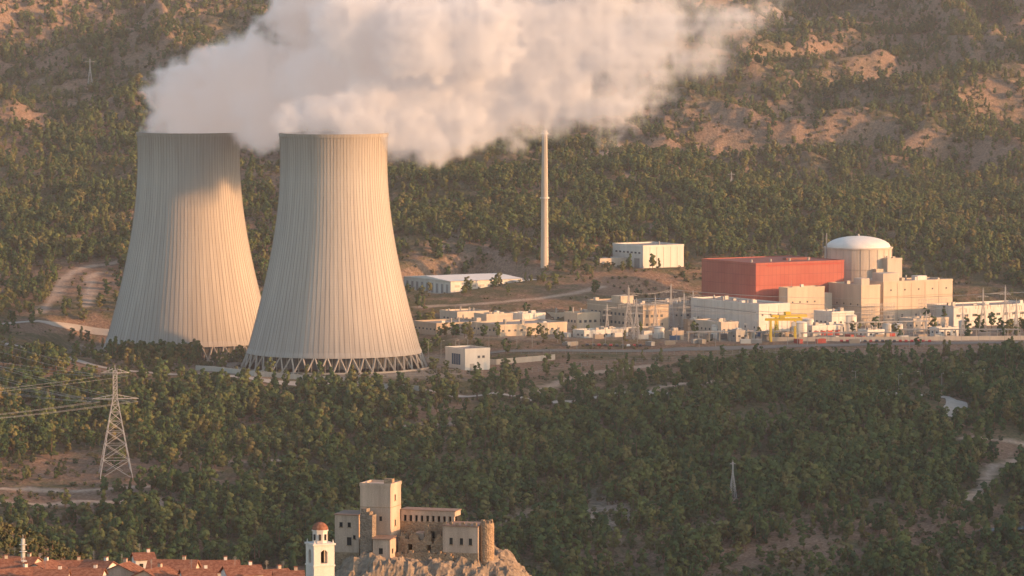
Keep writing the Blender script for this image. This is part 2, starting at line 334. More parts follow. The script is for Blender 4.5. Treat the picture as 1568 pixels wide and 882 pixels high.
# ------------------------------------------------------------------ mesh builder
class MB:
    def __init__(s): s.v=[]; s.f=[]; s.m=[]; s.mats=[]
    def mi(s,name):
        if name not in s.mats: s.mats.append(name)
        return s.mats.index(name)
    def poly(s,vs,fs,mat):
        o=len(s.v); s.v+= [tuple(p) for p in vs]; k=s.mi(mat)
        for f in fs: s.f.append(tuple(o+i for i in f)); s.m.append(k)
    def box(s,x0,x1,y0,y1,z0,z1,mat,jit=0):
        vs=[(x0,y0,z0),(x1,y0,z0),(x1,y1,z0),(x0,y1,z0),(x0,y0,z1),(x1,y0,z1),(x1,y1,z1),(x0,y1,z1)]
        s.poly(vs,[(0,3,2,1),(4,5,6,7),(0,1,5,4),(1,2,6,5),(2,3,7,6),(3,0,4,7)],mat)
    def cyl(s,x,y,z0,z1,r0,r1,n,mat,cap=True):
        vs=[(x+r0*math.cos(2*math.pi*i/n),y+r0*math.sin(2*math.pi*i/n),z0) for i in range(n)]+[(x+r1*math.cos(2*math.pi*i/n),y+r1*math.sin(2*math.pi*i/n),z1) for i in range(n)]
        fs=[(i,(i+1)%n,n+(i+1)%n,n+i) for i in range(n)]
        if cap: fs.append(tuple(range(n,2*n)))
        s.poly(vs,fs,mat)
    def dome(s,x,y,z,r,h,n,rings,mat):
        vs=[];fs=[]
        for j in range(rings):
            a=math.pi/2*j/rings
            for i in range(n): vs.append((x+r*math.cos(a)*math.cos(2*math.pi*i/n),y+r*math.cos(a)*math.sin(2*math.pi*i/n),z+h*math.sin(a)))
        vs.append((x,y,z+h))
        for j in range(rings-1):
            for i in range(n): fs.append((j*n+i,j*n+(i+1)%n,(j+1)*n+(i+1)%n,(j+1)*n+i))
        for i in range(n): fs.append(((rings-1)*n+i,(rings-1)*n+(i+1)%n,len(vs)-1))
        s.poly(vs,fs,mat)
    def beam(s,p0,p1,w,mat,w1=None):
        w1=w if w1 is None else w1
        a=Vector(p0); b=Vector(p1); d=(b-a).normalized(); up=Vector((0,0,1)) if abs(d.z)<.95 else Vector((1,0,0))
        x=d.cross(up).normalized(); y=x.cross(d)
        vs=[]
        for p,ww in ((a,w),(b,w1)):
            for sx,sy in ((-1,-1),(1,-1),(1,1),(-1,1)): vs.append(p+x*sx*ww/2+y*sy*ww/2)
        s.poly(vs,[(0,3,2,1),(4,5,6,7),(0,1,5,4),(1,2,6,5),(2,3,7,6),(3,0,4,7)],mat)
    def gable(s,x0,x1,y0,y1,z,h,mat,wall):
        ym=(y0+y1)/2; e=.5; t=.22
        for sg,ya in ((1,y0),(-1,y1)):
            yo=ya-sg*e; zo=z-h*e/abs(ym-ya)
            vs=[(x0-e,yo,zo),(x1+e,yo,zo),(x1+e,ym,z+h),(x0-e,ym,z+h)]; vs+=[(a,b,c+t) for a,b,c in vs]
            s.poly(vs,[(0,1,2,3),(4,5,6,7),(0,1,5,4),(1,2,6,5),(3,0,4,7)],mat)
        for xx in (x0,x1): s.poly([(xx,y0,z-.02),(xx,y1,z-.02),(xx,ym,z+h-.05)],[(0,1,2)],wall)
    def mesh(s,name):
        return mesh_from(name,s.v,s.f,[M[k] for k in s.mats],s.m)
    def build(s,name,loc=(0,0,0),rz=0): return link(name,s.mesh(name),loc,rz)
EXC=[]
def excl_corner(x,y,L,W,th):
    c,s_=math.cos(th),math.sin(th)
    for a in np.arange(0,L+6,6):
        for b in np.arange(0,W+6,6): EXC.append((x+c*min(a,L)-s_*min(b,W),y+s_*min(a,L)+c*min(b,W),7))
def wins_front(mb,x0,x1,z,w,h,gap,y=0,mat='dark_glass',fr='concrete_pale'):
    x=x0
    while x+w<=x1:
        mb.box(x,x+w,y-.04,y+.02,z,z+h,mat); mb.box(x-.1,x+w+.1,y-.16,y+.02,z-.2,z-.003,fr); x+=w+gap
def wins_left(mb,y0,y1,z,w,h,gap,x=0,mat='dark_glass',fr='concrete_pale'):
    y=y0
    while y+w<=y1:
        mb.box(x-.04,x+.02,y,y+w,z,z+h,mat); mb.box(x-.16,x+.02,y-.1,y+w+.1,z-.2,z-.003,fr); y+=w+gap
def body(mb,x0,x1,y0,y1,z0,H,wall,par=.9,seam=6.0,roof='roof_grey',units=3,seed=0):
    r=random.Random(seed+int(abs(x1*7+H*3)))
    mb.box(x0,x1,y0,y1,z0-3,z0+H,wall); z=z0+H
    mb.box(x0+.3,x1-.3,y0+.3,y1-.3,z,z+.02,roof)
    p=.12; t=.35
    mb.box(x0-p,x1+p,y0-p,y0+t,z-.4,z+par,wall); mb.box(x0-p,x1+p,y1-t,y1+p,z-.4,z+par,wall)
    mb.box(x0-p,x0+t,y0+t,y1-t,z-.4,z+par-.003,wall); mb.box(x1-t,x1+p,y0+t,y1-t,z-.4,z+par-.003,wall)
    if seam:
        x=x0+seam
        while x<x1-1: mb.box(x-.06,x+.06,y0-.08,y0+.02,z0,z-.42,'concrete'); x+=seam
        y=y0+seam
        while y<y1-1: mb.box(x0-.08,x0+.02,y-.06,y+.06,z0,z-.42,'concrete'); y+=seam
    for _ in range(units):
        a=r.uniform(x0+1.5,x1-4.5) if x1-x0>7 else x0+1; b=r.uniform(y0+1.5,y1-4.5) if y1-y0>7 else y0+1
        w,l,h=r.uniform(1.2,3),r.uniform(1.2,3),r.uniform(1.2,2.6)
        k=r.random()
        if k<.6: mb.box(a,a+w,b,b+l,z,z+h,r.choice(['grey_steel','concrete_pale','white_cladding']))
        elif k<.8: mb.cyl(a,b,z,z+h*1.5,.5,.5,10,'grey_steel')
        else: mb.cyl(a,b,z,z+5,.12,.05,5,'grey_steel')
def place(mb,name,u,d,z,L=0,W=0,th=TH):
    x,y=bear(u,d); excl_corner(x,y,L,W,th); return mb.build(name,(x,y,z),th)
mb=MB(); body(mb,0,65,0,57,0,37,'red_siding',par=.5,seam=0,units=0,roof='red_roof')
mb.box(-.25,65.2,-.25,57.2,-3,5,'concrete_pale')
mb.box(8,64,-.3,.0,35.4,36.0,'red_trim')
for i in range(4): mb.cyl(8+i*14,16,37,38.6,.7,.7,10,'grey_steel')
mb.box(38,56,22,26,37.02,38.4,'red_roof')
wins_left(mb,6,50,6.5,3,1.6,5)
place(mb,'turbine_hall',1158,2700,6,65,57)
mb=MB(); body(mb,0,27,0,9,0,22.5,'cream_render',units=2,seam=0)
mb.box(26,34,2,9,-3,19,'cream_render'); wins_front(mb,3,25,14,1.2,1.0,4.2); mb.box(-.1,27.1,-.1,.02,10,10.3,'tan_render')
place(mb,'turbine_annex_building',1207,2692,6,27,9)
mb=MB()
mb.cyl(0,0,-3,42.5,20.6,20.6,72,'concrete_pale'); mb.cyl(0,0,42.5,43.4,21.1,21.1,72,'concrete_pale'); mb.dome(0,0,43.4,19.6,6.6,72,12,'dome_white')
for i in range(24):
    a=2*math.pi*i/24; mb.beam((20.65*math.cos(a),20.65*math.sin(a),0),(20.65*math.cos(a),20.65*math.sin(a),42.4),.25,'concrete')
mb.cyl(0,0,49.9,51.2,.8,.6,10,'grey_steel'); mb.cyl(0,0,30,30.5,20.85,20.85,72,'concrete',cap=False)
mb.beam((-19.9,-7,20),(-19.9,-7,52),.7,'grey_steel'); mb.beam((-21.8,-3,30),(-21.8,-3,52),.3,'grey_steel')
x,y=bear(1315,2772); EXC.append((x,y,26)); mb.build('reactor_containment_building',(x,y,6))
mb=MB(); body(mb,0,14,0,33,0,23.5,'cream_render',units=3,seam=0); wins_left(mb,3,30,12,1,1,6); mb.box(-.2,14.2,-.2,33.2,11,11.5,'tan_render')
mb.box(3,9,4,12,23.5,28,'concrete_pale')
place(mb,'fuel_handling_building',1320,2700,6,14,33)
mb=MB(); body(mb,0,52,0,22,0,24.5,'cream_render',units=12,seam=0)
for k in range(1,5): mb.box(k*10.4-.15,k*10.4+.15,-.12,.02,0,24,'tan_render')
mb.box(-.15,52.2,-.15,.02,8,8.4,'tan_render'); mb.box(-.15,52.2,-.15,.02,16,16.4,'tan_render')
wins_front(mb,5,50,19.5,1.2,1.0,9.2); wins_front(mb,3,30,3,1.4,2.2,9)
mb.box(2,14,3,14,24.5,30,'concrete_pale'); mb.box(30,37,6,12,24.5,27.5,'white_cladding')
place(mb,'auxiliary_building',1354,2718,6,52,22)
mb=MB(); body(mb,0,11,0,14,0,36.5,'concrete_pale',units=2,seam=0); mb.box(-7,0,2,10,-3,31,'cream_render')
place(mb,'reactor_stair_building',1360,2752,6,11,14)
mb=MB(); body(mb,0,22,0,70,0,17.5,'white_cladding',units=9,seam=7)
mb.box(-.06,.02,3,67,13.2,13.6,'grey_steel'); wins_left(mb,4,66,4,1.2,1.1,8); wins_front(mb,2,20,11.5,1.2,1.0,4.4); mb.box(8,13,-.05,.02,0,5,'grey_steel'); mb.box(-.06,.02,20,25,0,6,'grey_steel')
place(mb,'white_service_building',1163,2628,5.5,22,70)
mb=MB(); body(mb,0,12,0,28,0,9,'concrete_pale',units=3,seam=5); wins_front(mb,1.5,11,4.5,1.4,1.3,1.6); wins_left(mb,3,25,4.5,1.4,1.3,2.6)
place(mb,'pump_house',1105,2600,5.5,12,28)
mb=MB(); body(mb,0,62,0,26,0,11.5,'white_cladding',units=6,seam=6); wins_front(mb,2,60,6,3,1.4,3); place(mb,'white_workshop_building',1462,2690,6,62,26)
mb=MB(); body(mb,0,18,0,60,0,14.5,'tan_render',units=8,seam=0)
for zz in (3,8): wins_left(mb,3,57,zz,2,1.6,2.2); wins_front(mb,2,16,zz,1.8,1.6,1.6)
mb.box(3,12,28,38,14.5,19,'cream_render'); mb.box(-.15,18.15,-.15,60.15,12.8,13.2,'cream_render')
place(mb,'office_building',985,2640,7,18,60)
mb=MB(); body(mb,0,16,0,14,0,9,'cream_render',units=3,seam=0); wins_front(mb,1.5,14,4,1.8,1.5,1.6); wins_left(mb,1.5,13,4,1.8,1.5,1.6); place(mb,'office_annex_building',884,2655,7,16,14)
mb=MB(); body(mb,0,31,0,35,0,13.5,'white_cladding',units=4,seam=0)
for k in range(1,6): mb.box(k*5.2-.12,k*5.2+.12,-.12,.02,0,13,'grey_steel')
mb.box(-.05,.02,4,10,0,6,'grey_steel'); mb.box(-.05,.02,14,22,0,6,'grey_steel'); wins_left(mb,3,33,9,2.4,1,2); mb.box(-22,-2,16,30,-3,6,'concrete_pale')
place(mb,'storage_warehouse',985,2860,31,31,35)
mb=MB(); mb.box(0,52,0,57,-3,9,'white_cladding')
mb.poly([(-1,-1,9.02),(53,-1,9.02),(53,58,9.02),(-1,58,9.02),(-1,28,11),(53,28,11)],[(0,1,5,4),(4,5,2,3),(0,4,3),(1,2,5)],'dome_white')
for k in range(9): mb.box(-.12,.02,3+k*6,5.6+k*6,1,6.8,'grey_steel')
for k in range(8): mb.box(3+k*6,6.4+k*6,-.12,.02,5.0,6.4,'grey_steel')
mb.box(44,60,-6,-1,7.6,8.4,'dome_white'); mb.box(59,59.6,-5.6,-5,-3,7.6,'white_cladding'); mb.box(46,46.5,-5.6,-5,-3,7.6,'white_cladding')
place(mb,'long_warehouse',690,2800,17.5,60,57)
for nm,u,d,z,L,W,H,wl in [('control_access_building',668,2620,6,34,26,6.5,'tan_render'),('canteen_building',765,2600,7,46,30,6,'cream_render'),
   ('chemical_store_building',800,2665,7,16,14,8,'white_cladding'),('laboratory_building',700,2680,8,22,20,7,'concrete_pale'),
   ('switchgear_building',1040,2690,6.5,14,24,13,'concrete'),('contractor_building',895,2590,6,30,12,4.5,'white_cladding'),('garage_building',1245,2615,5.8,22,12,5.5,'white_cladding'),
   ('gatehouse_building',1330,2600,5.8,12,9,4.2,'white_cladding'),('water_treatment_building',1275,2650,6,16,18,11,'white_cladding'),('diesel_generator_building',1400,2650,6,26,14,7,'concrete_pale'),
   ('valve_house',1030,2585,6,8,8,4.5,'tan_render'),('tool_store_building',1440,2610,6,14,9,4.5,'white_cladding'),('transformer_house',1128,2575,6,9,8,5.5,'grey_steel'),
   ('site_office_building',850,2700,8,22,12,5,'cream_render'),('archive_building',745,2645,7,18,14,9,'concrete_pale'),('compressor_building',1065,2640,6,12,12,7,'tan_render')]:
    mb=MB(); body(mb,0,L,0,W,0,H,wl,units=5,seam=0 if wl!='white_cladding' else 5,seed=u)
    wins_front(mb,1.5,L-1,H*.45,1.6,1.1,2.6); wins_left(mb,1.5,W-1,H*.45,1.6,1.1,2.6); mb.box(L*.4,L*.4+2.4,-.06,.02,0,2.6,'dark_recess')
    if nm=='garage_building':
        for k in range(4): mb.box(1+k*5,4.5+k*5,-.1,.02,0,3.2,'red_trim')
    place(mb,nm,u,d,z,L,W)
mb=MB(); body(mb,0,16,0,21,0,11.5,'white_cladding',units=1,seam=0,roof='roof_grey')
mb.box(-.06,.02,5,14,3.2,9.2,'blue_glass'); mb.box(3,6,-.06,.02,0,4,'grey_steel'); wins_front(mb,8,15,7,1.6,1.3,1.4)
for k in range(3): mb.box(-.12,.0,7.2+k*2.3,7.35+k*2.3,3.2,9.2,'white_cladding')
place(mb,'cooling_pump_building',712,2478,-3,16,21)
def tank(name,u,d,z,r,h,mat='white_cladding'):
    mb=MB(); mb.cyl(0,0,-2,h,r,r,28,mat,cap=False); mb.dome(0,0,h,r,r*.22,28,4,mat)
    mb.cyl(0,0,h-.15,h+.1,r+.1,r+.1,28,'grey_steel',cap=False); mb.cyl(0,0,h*.5,h*.5+.12,r+.06,r+.06,28,'grey_steel',cap=False)
    for a in range(9): mb.beam((r+.3,-.4,a*h/9),(r+.3,.4,a*h/9),.08,'grey_steel')
    mb.beam((r+.3,-.4,0),(r+.3,-.4,h+1),.1,'grey_steel'); mb.beam((r+.3,.4,0),(r+.3,.4,h+1),.1,'grey_steel')
    x,y=bear(u,d); EXC.append((x,y,r+4)); mb.build(name,(x,y,z),-1.2)
for u,d,r,h in [(1086,2620,4,8),(1098,2606,3,7),(1225,2600,4.5,9),(1238,2640,3.5,8),(1300,2660,5,9),(1480,2640,4,7),(830,2640,3.5,6),(1010,2600,3,6),(1150,2585,2.6,5),(1360,2630,3,6),(1376,2630,3,6)]: tank('storage_tank',u,d,6,r,h)
def piperack(u,d,L,th,h=5):
    mb=MB()
    for k in range(int(L/6)+1):
        mb.beam((k*6,0,-1),(k*6,0,h),.35,'concrete'); mb.beam((k*6,3,-1),(k*6,3,h),.35,'concrete'); mb.beam((k*6,-.4,h),(k*6,3.4,h),.3,'concrete')
    for q,mt_ in ((.3,'grey_steel'),(1.2,'copper_pipe'),(2.0,'white_cladding'),(2.8,'grey_steel')): mb.beam((-1,q,h+.4),(L+1,q,h+.4),.5,mt_)
    x,y=bear(u,d); mb.build('pipe_rack',(x,y,6),th)
piperack(1055,2575,60,.1); piperack(1230,2582,54,.05,4); piperack(1385,2596,66,0,5); piperack(905,2610,48,.55,4); piperack(1300,2622,50,.3,7)
def scaffold(u,d,L,H,th):
    mb=MB()
    for i in range(int(L/2.5)+1):
        for y in (0,1.6): mb.beam((i*2.5,y,-1),(i*2.5,y,H),.14,'galv_lattice')
    for k in range(int(H/2.2)+1):
        for y in (0,1.6): mb.beam((0,y,k*2.2),(L,y,k*2.2),.1,'galv_lattice')
        mb.box(0,L,.1,1.5,k*2.2+.06,k*2.2+.12,'tan_render')
    for i in range(0,int(L/2.5)-1,2): mb.beam((i*2.5,0,0),((i+2)*2.5,0,H),.09,'galv_lattice')
    x,y=bear(u,d); mb.build('scaffolding',(x,y,6),th)
scaffold(1330,2690,20,14,TH); scaffold(1250,2672,15,11,TH); scaffold(1410,2700,22,16,TH)
def container(col):
    mb=MB(); mb.box(0,6,0,2.4,.15,2.6,col)
    for k in range(11): mb.box(.3+k*.52,.5+k*.52,-.06,.0,.3,2.45,col); mb.box(.3+k*.52,.5+k*.52,2.4,2.46,.3,2.45,col)
    for x in (0,5.85):
        for y in (-.02,2.27): mb.box(x-.02,x+.17,y,y+.15,0,2.62,'grey_steel')
    mb.box(6,6.06,.2,1.15,.3,2.4,col); mb.box(6,6.06,1.25,2.2,.3,2.4,col); return mb.mesh('shipping_container')
cts=[container(c) for c in ('white_cladding','container_blue','red_trim','tan_render','grey_steel')]
for k in range(44):
    x,y=bear(rng.uniform(860,1560),rng.choice([2566,2584,2594,2600,2612])); link('shipping_container',cts[int(rng.choice([0,0,1,2,3,3,4,4]))],(x,y,float(Hs(x,y))),rng.choice([0,TH,TH+1.57])); EXC.append((x,y,6))
def transformer():
    mb=MB(); mb.box(-2.5,2.5,-1.5,1.5,.4,4,'grey_steel'); mb.box(-3,3,-2,2,-1,.4,'concrete')
    for k in range(8): mb.box(-2.3+k*.6,-2.1+k*.6,-2.2,-1.5,.8,3.6,'grey_steel')
    for k in (-1.5,0,1.5): mb.cyl(k,0,4,5.8,.3,.12,8,'copper_pipe')
    mb.beam((-2.4,.9,5),(2,.9,5),.8,'white_cladding'); return mb.mesh('power_transformer')
tfm=transformer()
for k in range(7):
    x,y=bear(1085+k*22,2583+5*(k%2)); link('power_transformer',tfm,(x,y,6),TH)
def crane(u,d,rot):
    mb=MB(); Y_='yellow_paint'
    for x in (0,14):
        for y in (-3,3): mb.beam((x,y,0),(x,y*.4,12),.95,Y_)
        mb.beam((x,-3,.5),(x,3,.5),1.0,Y_); mb.beam((x,-2,6),(x,2,6),.6,Y_)
    mb.beam((-3,-1,12.6),(18,-1,12.6),1.3,Y_); mb.beam((-3,1.2,12.6),(18,1.2,12.6),1.3,Y_); mb.box(5,8,-2,2,13.3,15,Y_)
    mb.beam((6.5,0,12),(6.5,0,5),.2,'grey_steel'); mb.box(12,14,-3.2,-1.4,9,11.4,'white_cladding')
    x,y=bear(u,d); mb.build('gantry_crane',(x,y,6),rot)
crane(1181,2576,TH-.5); crane(1190,2604,TH-.3)
x,y=bear(834,2850); z=float(Hs(x,y))
mb=MB(); H=at(834,199,2850)[2]-z
mb.cyl(0,0,-3,H*.52,2.5,2.1,32,'concrete_pale',cap=False); mb.cyl(0,0,H*.52,H,2.1,1.6,32,'concrete_pale',cap=False); mb.cyl(0,0,H-.05,H,1.65,1.65,32,'dark_recess')
for k in (.5,.97): mb.cyl(0,0,H*k,H*k+.9,2.9 if k<.6 else 2.4,2.9 if k<.6 else 2.4,32,'white_cladding')
for k in range(14): mb.beam((1.9,-1.7,k*H/14),(2.3,-1.9,k*H/14+.1),.3,'grey_steel')
mb.beam((1.2,-2.1,0),(.9,-1.6,H),.15,'grey_steel'); EXC.append((x,y,9)); mb.build('vent_chimney',(x,y,z))
# ------------------------------------------------------------------ cooling towers
def rad(z): return 29.5*math.sqrt(1+((114-z)/82.0)**2)
def cooling_tower(loc,rz):
    mb=MB(); NR=104; pat=[(0,.1),(.07,.1),(.07,0),(.36,0),(.68,0),(.999,0)]; rowsz=np.concatenate([[8,9],np.linspace(11,127,44),[127.01,129]])
    ring=len(pat)*NR; vs=[]
    for k,z in enumerate(rowsz):
        ex=.35 if z>127 or z<9.5 else 0
        for i in range(NR):
            for a,pr in pat:
                th=2*math.pi*(i+a)/NR; r=rad(z)+max(pr,ex); vs.append((r*math.cos(th),r*math.sin(th),z))
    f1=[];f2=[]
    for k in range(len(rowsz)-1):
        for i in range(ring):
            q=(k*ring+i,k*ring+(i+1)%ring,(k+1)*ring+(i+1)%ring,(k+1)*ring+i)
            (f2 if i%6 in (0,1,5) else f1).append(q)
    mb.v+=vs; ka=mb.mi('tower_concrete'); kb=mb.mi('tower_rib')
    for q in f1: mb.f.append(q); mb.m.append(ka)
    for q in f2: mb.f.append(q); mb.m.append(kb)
    n=104; vi=[]
    for z in list(np.linspace(8,129,24)):
        for i in range(n): vi.append(((rad(z)-.9)*math.cos(2*math.pi*i/n),(rad(z)-.9)*math.sin(2*math.pi*i/n),z))
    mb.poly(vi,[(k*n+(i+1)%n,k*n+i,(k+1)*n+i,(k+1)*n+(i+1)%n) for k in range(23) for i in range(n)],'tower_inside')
    for z,fl in ((129,0),(8,1)):
        ro=rad(z)+.35; ri=rad(z)-.9
        vv=[(ro*math.cos(2*math.pi*i/n),ro*math.sin(2*math.pi*i/n),z) for i in range(n)]+[(ri*math.cos(2*math.pi*i/n),ri*math.sin(2*math.pi*i/n),z) for i in range(n)]
        mb.poly(vv,[(i,(i+1)%n,n+(i+1)%n,n+i) for i in range(n)],'tower_concrete')
    NL=44
    for i in range(NL):
        a=2*math.pi*(i+.5)/NL; rf=51.0; rt=rad(8)-.3
        p=(rf*math.cos(a),rf*math.sin(a),.4)
        for sg in (-1,1):
            b=a+sg*math.pi/NL*.93; mb.beam(p,(rt*math.cos(b),rt*math.sin(b),8.3),.7,'concrete')
        mb.beam((p[0],p[1],-1.5),(p[0],p[1],.9),1.4,'concrete')
    mb.cyl(0,0,-3,.8,54.5,54.5,104,'concrete',cap=False); mb.cyl(0,0,-3,.8,53.9,53.9,104,'concrete',cap=False); mb.cyl(0,0,-.2,0,53.9,53.9,104,'basin_water')
    mb.cyl(0,0,1.8,9,43,43,72,'fill_pack')
    for i in range(72):
        a=2*math.pi*i/72; mb.beam((43.3*math.cos(a),43.3*math.sin(a),0),(43.3*math.cos(a),43.3*math.sin(a),8.8),.4,'concrete')
    EXC.append((loc[0],loc[1],60)); return mb.build('cooling_tower',loc,rz)
cooling_tower(RT,.1); cooling_tower(LT,.35)
# ------------------------------------------------------------------ lattice pylons, masts, lamps
def pylon_mesh(H,w,arms,top=.12,t=.28):
    mb=MB(); zs=[0]
    while zs[-1]<H*.93: zs.append(zs[-1]+max(H*.045,(H*.16)*(1-zs[-1]/H)))
    zs[-1]=H*.95
    hw=lambda z: w/2*max(top,(1-z/H/.72)*(1-top)+top) if z<H*.72 else w/2*top
    cs=((-1,-1),(1,-1),(1,1),(-1,1))
    for a,b in zip(zs[:-1],zs[1:]):
        for i in range(4):
            c0=cs[i]; c1=cs[(i+1)%4]
            mb.beam((c0[0]*hw(a),c0[1]*hw(a),a),(c0[0]*hw(b),c0[1]*hw(b),b),t,'galv_lattice')
            mb.beam((c0[0]*hw(a),c0[1]*hw(a),a),(c1[0]*hw(b),c1[1]*hw(b),b),t*.6,'galv_lattice')
            mb.beam((c1[0]*hw(a),c1[1]*hw(a),a),(c0[0]*hw(b),c0[1]*hw(b),b),t*.6,'galv_lattice')
            mb.beam((c0[0]*hw(b),c0[1]*hw(b),b),(c1[0]*hw(b),c1[1]*hw(b),b),t*.5,'galv_lattice')
    mb.beam((0,0,H*.93),(0,0,H),t,'galv_lattice')
    for z,l in arms:
        for sg in (-1,1):
            h=hw(z)
            for y in (-h,h):
                mb.beam((sg*h,y,z),(sg*l,0,z),t*.7,'galv_lattice'); mb.beam((sg*h,y,z+H*.035),(sg*l,0,z),t*.6,'galv_lattice')
                for q in (.35,.65): mb.beam((sg*(h+(l-h)*q),y*(1-q),z),(sg*(h+(l-h)*q),y*(1-q),z+H*.035*(1-q)),t*.5,'galv_lattice')
            mb.beam((sg*l,0,z),(sg*l,0,z-2.2),.16,'dark_recess'); mb.beam((sg*l*.62,0,z),(sg*l*.62,0,z-2.2),.14,'dark_recess')
    return mb
PY=[]
def pylon(u,v,vtop,wpx,arms,rz=0,t=.28,d0=1880):
    x,y,z=sight(u,v,d0); k=y/F; H=(v-vtop)*k; mb=pylon_mesh(H,wpx*k,[(H*a,l*k) for a,l in arms],t=t)
    EXC.append((x,y,7)); mb.build('transmission_pylon',(x,y,z-.5),rz); PY.append((x,y,z,H)); return x,y,z,H
P1=pylon(177,729,556,50,[(.70,36),(.93,22)],.15,t=.3)
P2=pylon(1122,770,703,12,[(.9,5)],.3,t=.13)
pylon(138,140,88,9,[(.86,8)],.3,t=.22); pylon(1120,292,262,7,[(.85,6)],0,t=.22)
for u,d,h,w in [(963,2600,30,6),(1028,2680,27,4),(1507,2640,27,4),(1541,2650,28,4),(1558,2620,22,3.5),(1062,2700,22,3.5),(975,2585,24,4),(1420,2600,16,2),(1004,2640,22,3),(1048,2650,24,3.5),(930,2620,18,2.5),(1476,2620,20,2.5)]:
    x,y=bear(u,d); mb=pylon_mesh(h,w,[(h*.8,w*.9),(h*.62,w*1.1)],t=.2); mb.build('transmission_pylon',(x,y,float(Hs(x,y))-.3),.2); PY.append((x,y,float(Hs(x,y)),h))
def cable(pts_pairs,name,r=.06,sag=.05):
    cu=bpy.data.curves.new(name,'CURVE'); cu.dimensions='3D'; cu.bevel_depth=r; cu.bevel_resolution=0
    for a,b in pts_pairs:
        s=cu.splines.new('POLY'); n=24; s.points.add(n); L=math.dist(a,b)
        for i in range(n+1):
            t=i/n; s.points[i].co=(a[0]+(b[0]-a[0])*t,a[1]+(b[1]-a[1])*t,a[2]+(b[2]-a[2])*t-4*sag*L*t*(1-t),1)
    cu.materials.append(M['wire']); ob=bpy.data.objects.new(name,cu); scene.collection.objects.link(ob)
x,y,z,H=P1; pr=[]
for zz,l in ((.70,11),(.70,7),(.93,6.5),(.70,-11),(.70,-7),(.93,-6.5)):
    a=(x+l,y+l*.15,z+H*zz-2); pr.append((a,(x-260+l,y-90,z+H*zz-6))); pr.append((a,(x-330+l,y+420,z+H*zz+78))); pr.append((a,(x-230+l,y+330,z+H*zz+20)))
cable(pr,'power_lines',.065,.025)
pr=[]
for i in range(4,15):
    a=PY[i]; b=PY[4+(i-3)%12]
    for q in (-1.5,0,1.5): pr.append(((a[0]+q,a[1],a[2]+a[3]*.85),(b[0]+q,b[1],b[2]+b[3]*.85)))
for q in (-1.5,0,1.5): pr.append(((PY[6][0]+q,PY[6][1],PY[6][2]+23),(PY[6][0]+300,PY[6][1]+60,60)))
cable(pr,'plant_power_lines',.045,.02)
mb=MB(); mb.cyl(0,0,-1,10,.16,.1,6,'grey_steel'); mb.beam((0,0,9.9),(1.6,0,10.2),.12,'grey_steel'); mb.box(1.3,2.1,-.18,.18,10.1,10.28,'white_cladding')
lm=mb.mesh('street_lamp')
for k in range(60):
    if k<52: x,y=bear(660+k*18+rng.uniform(-8,8),rng.choice([2555,2575,2605,2560]))
    else: x,y,_=sight(1310+(k-52)*33,598+rng.uniform(-4,8))
    ob=link('street_lamp',lm,(x,y,float(Hs(x,y))),rng.uniform(0,6))
mb=MB()
for i in range(5):
    for j in range(3):
        x,y=i*8,j*14; mb.beam((x,y,-1),(x,y,13),.35,'galv_lattice'); mb.beam((x+.8,y,-1),(x,y,13),.15,'galv_lattice')
        mb.cyl(x+3,y+4,0,2,.6,.6,8,'grey_steel'); mb.cyl(x+3,y+4,2,5.5,.2,.15,8,'copper_pipe')
for j in range(3): mb.beam((-1,j*14,12.6),(33,j*14,12.6),.4,'galv_lattice'); mb.beam((-1,j*14,11.6),(33,j*14,11.6),.2,'galv_lattice')
x,y=bear(1000,2715); mb.build('switchyard',(x,y,6.5),TH)
# ------------------------------------------------------------------ roads, walls, fence
def strip(name,pts,w,mat,off=.35):
    pts=densify(smoothline(pts),3.0); vs=[];fs=[]
    for i,p in enumerate(pts):
        a=pts[max(i-1,0)]; b=pts[min(i+1,len(pts)-1)]; dx,dy=b[0]-a[0],b[1]-a[1]; l=math.hypot(dx,dy) or 1; nx_,ny_=-dy/l,dx/l
        for q in (-1,-.33,.33,1):
            X,Y=p[0]+nx_*w/2*q,p[1]+ny_*w/2*q; vs.append((X,Y,float(Hs(X,Y))+off))
        if i: 
            for q in range(3): o=(i-1)*4+q; fs.append((o,o+1,o+5,o+4))
        EXC.append((p[0],p[1],w/2+2.5)); EXC.append((p[0],p[1]-w,w/2+2))
    link(name,mesh_from(name,vs,fs,[M[mat]],smooth=True))
g=lambda L:[sight(u,v)[:2] for u,v in L]
strip('asphalt_road',g([(290,574),(390,583),(480,590),(570,596),(690,607),(800,611),(900,610),(1030,606)]),6,'pale_wall')
strip('asphalt_road',g([(-30,520),(40,535),(100,548),(160,566),(250,572),(300,575)]),6,'pale_wall')
strip('asphalt_road',g([(-30,500),(60,493),(110,500),(170,512)]),5,'pale_wall')
strip('asphalt_road',g([(1320,602),(1380,604),(1440,606),(1470,618),(1455,640)]),11,'pale_wall')
strip('asphalt_road',[bear(640,2560),bear(800,2548),bear(1000,2552),bear(1250,2560),bear(1600,2570)],7,'asphalt')
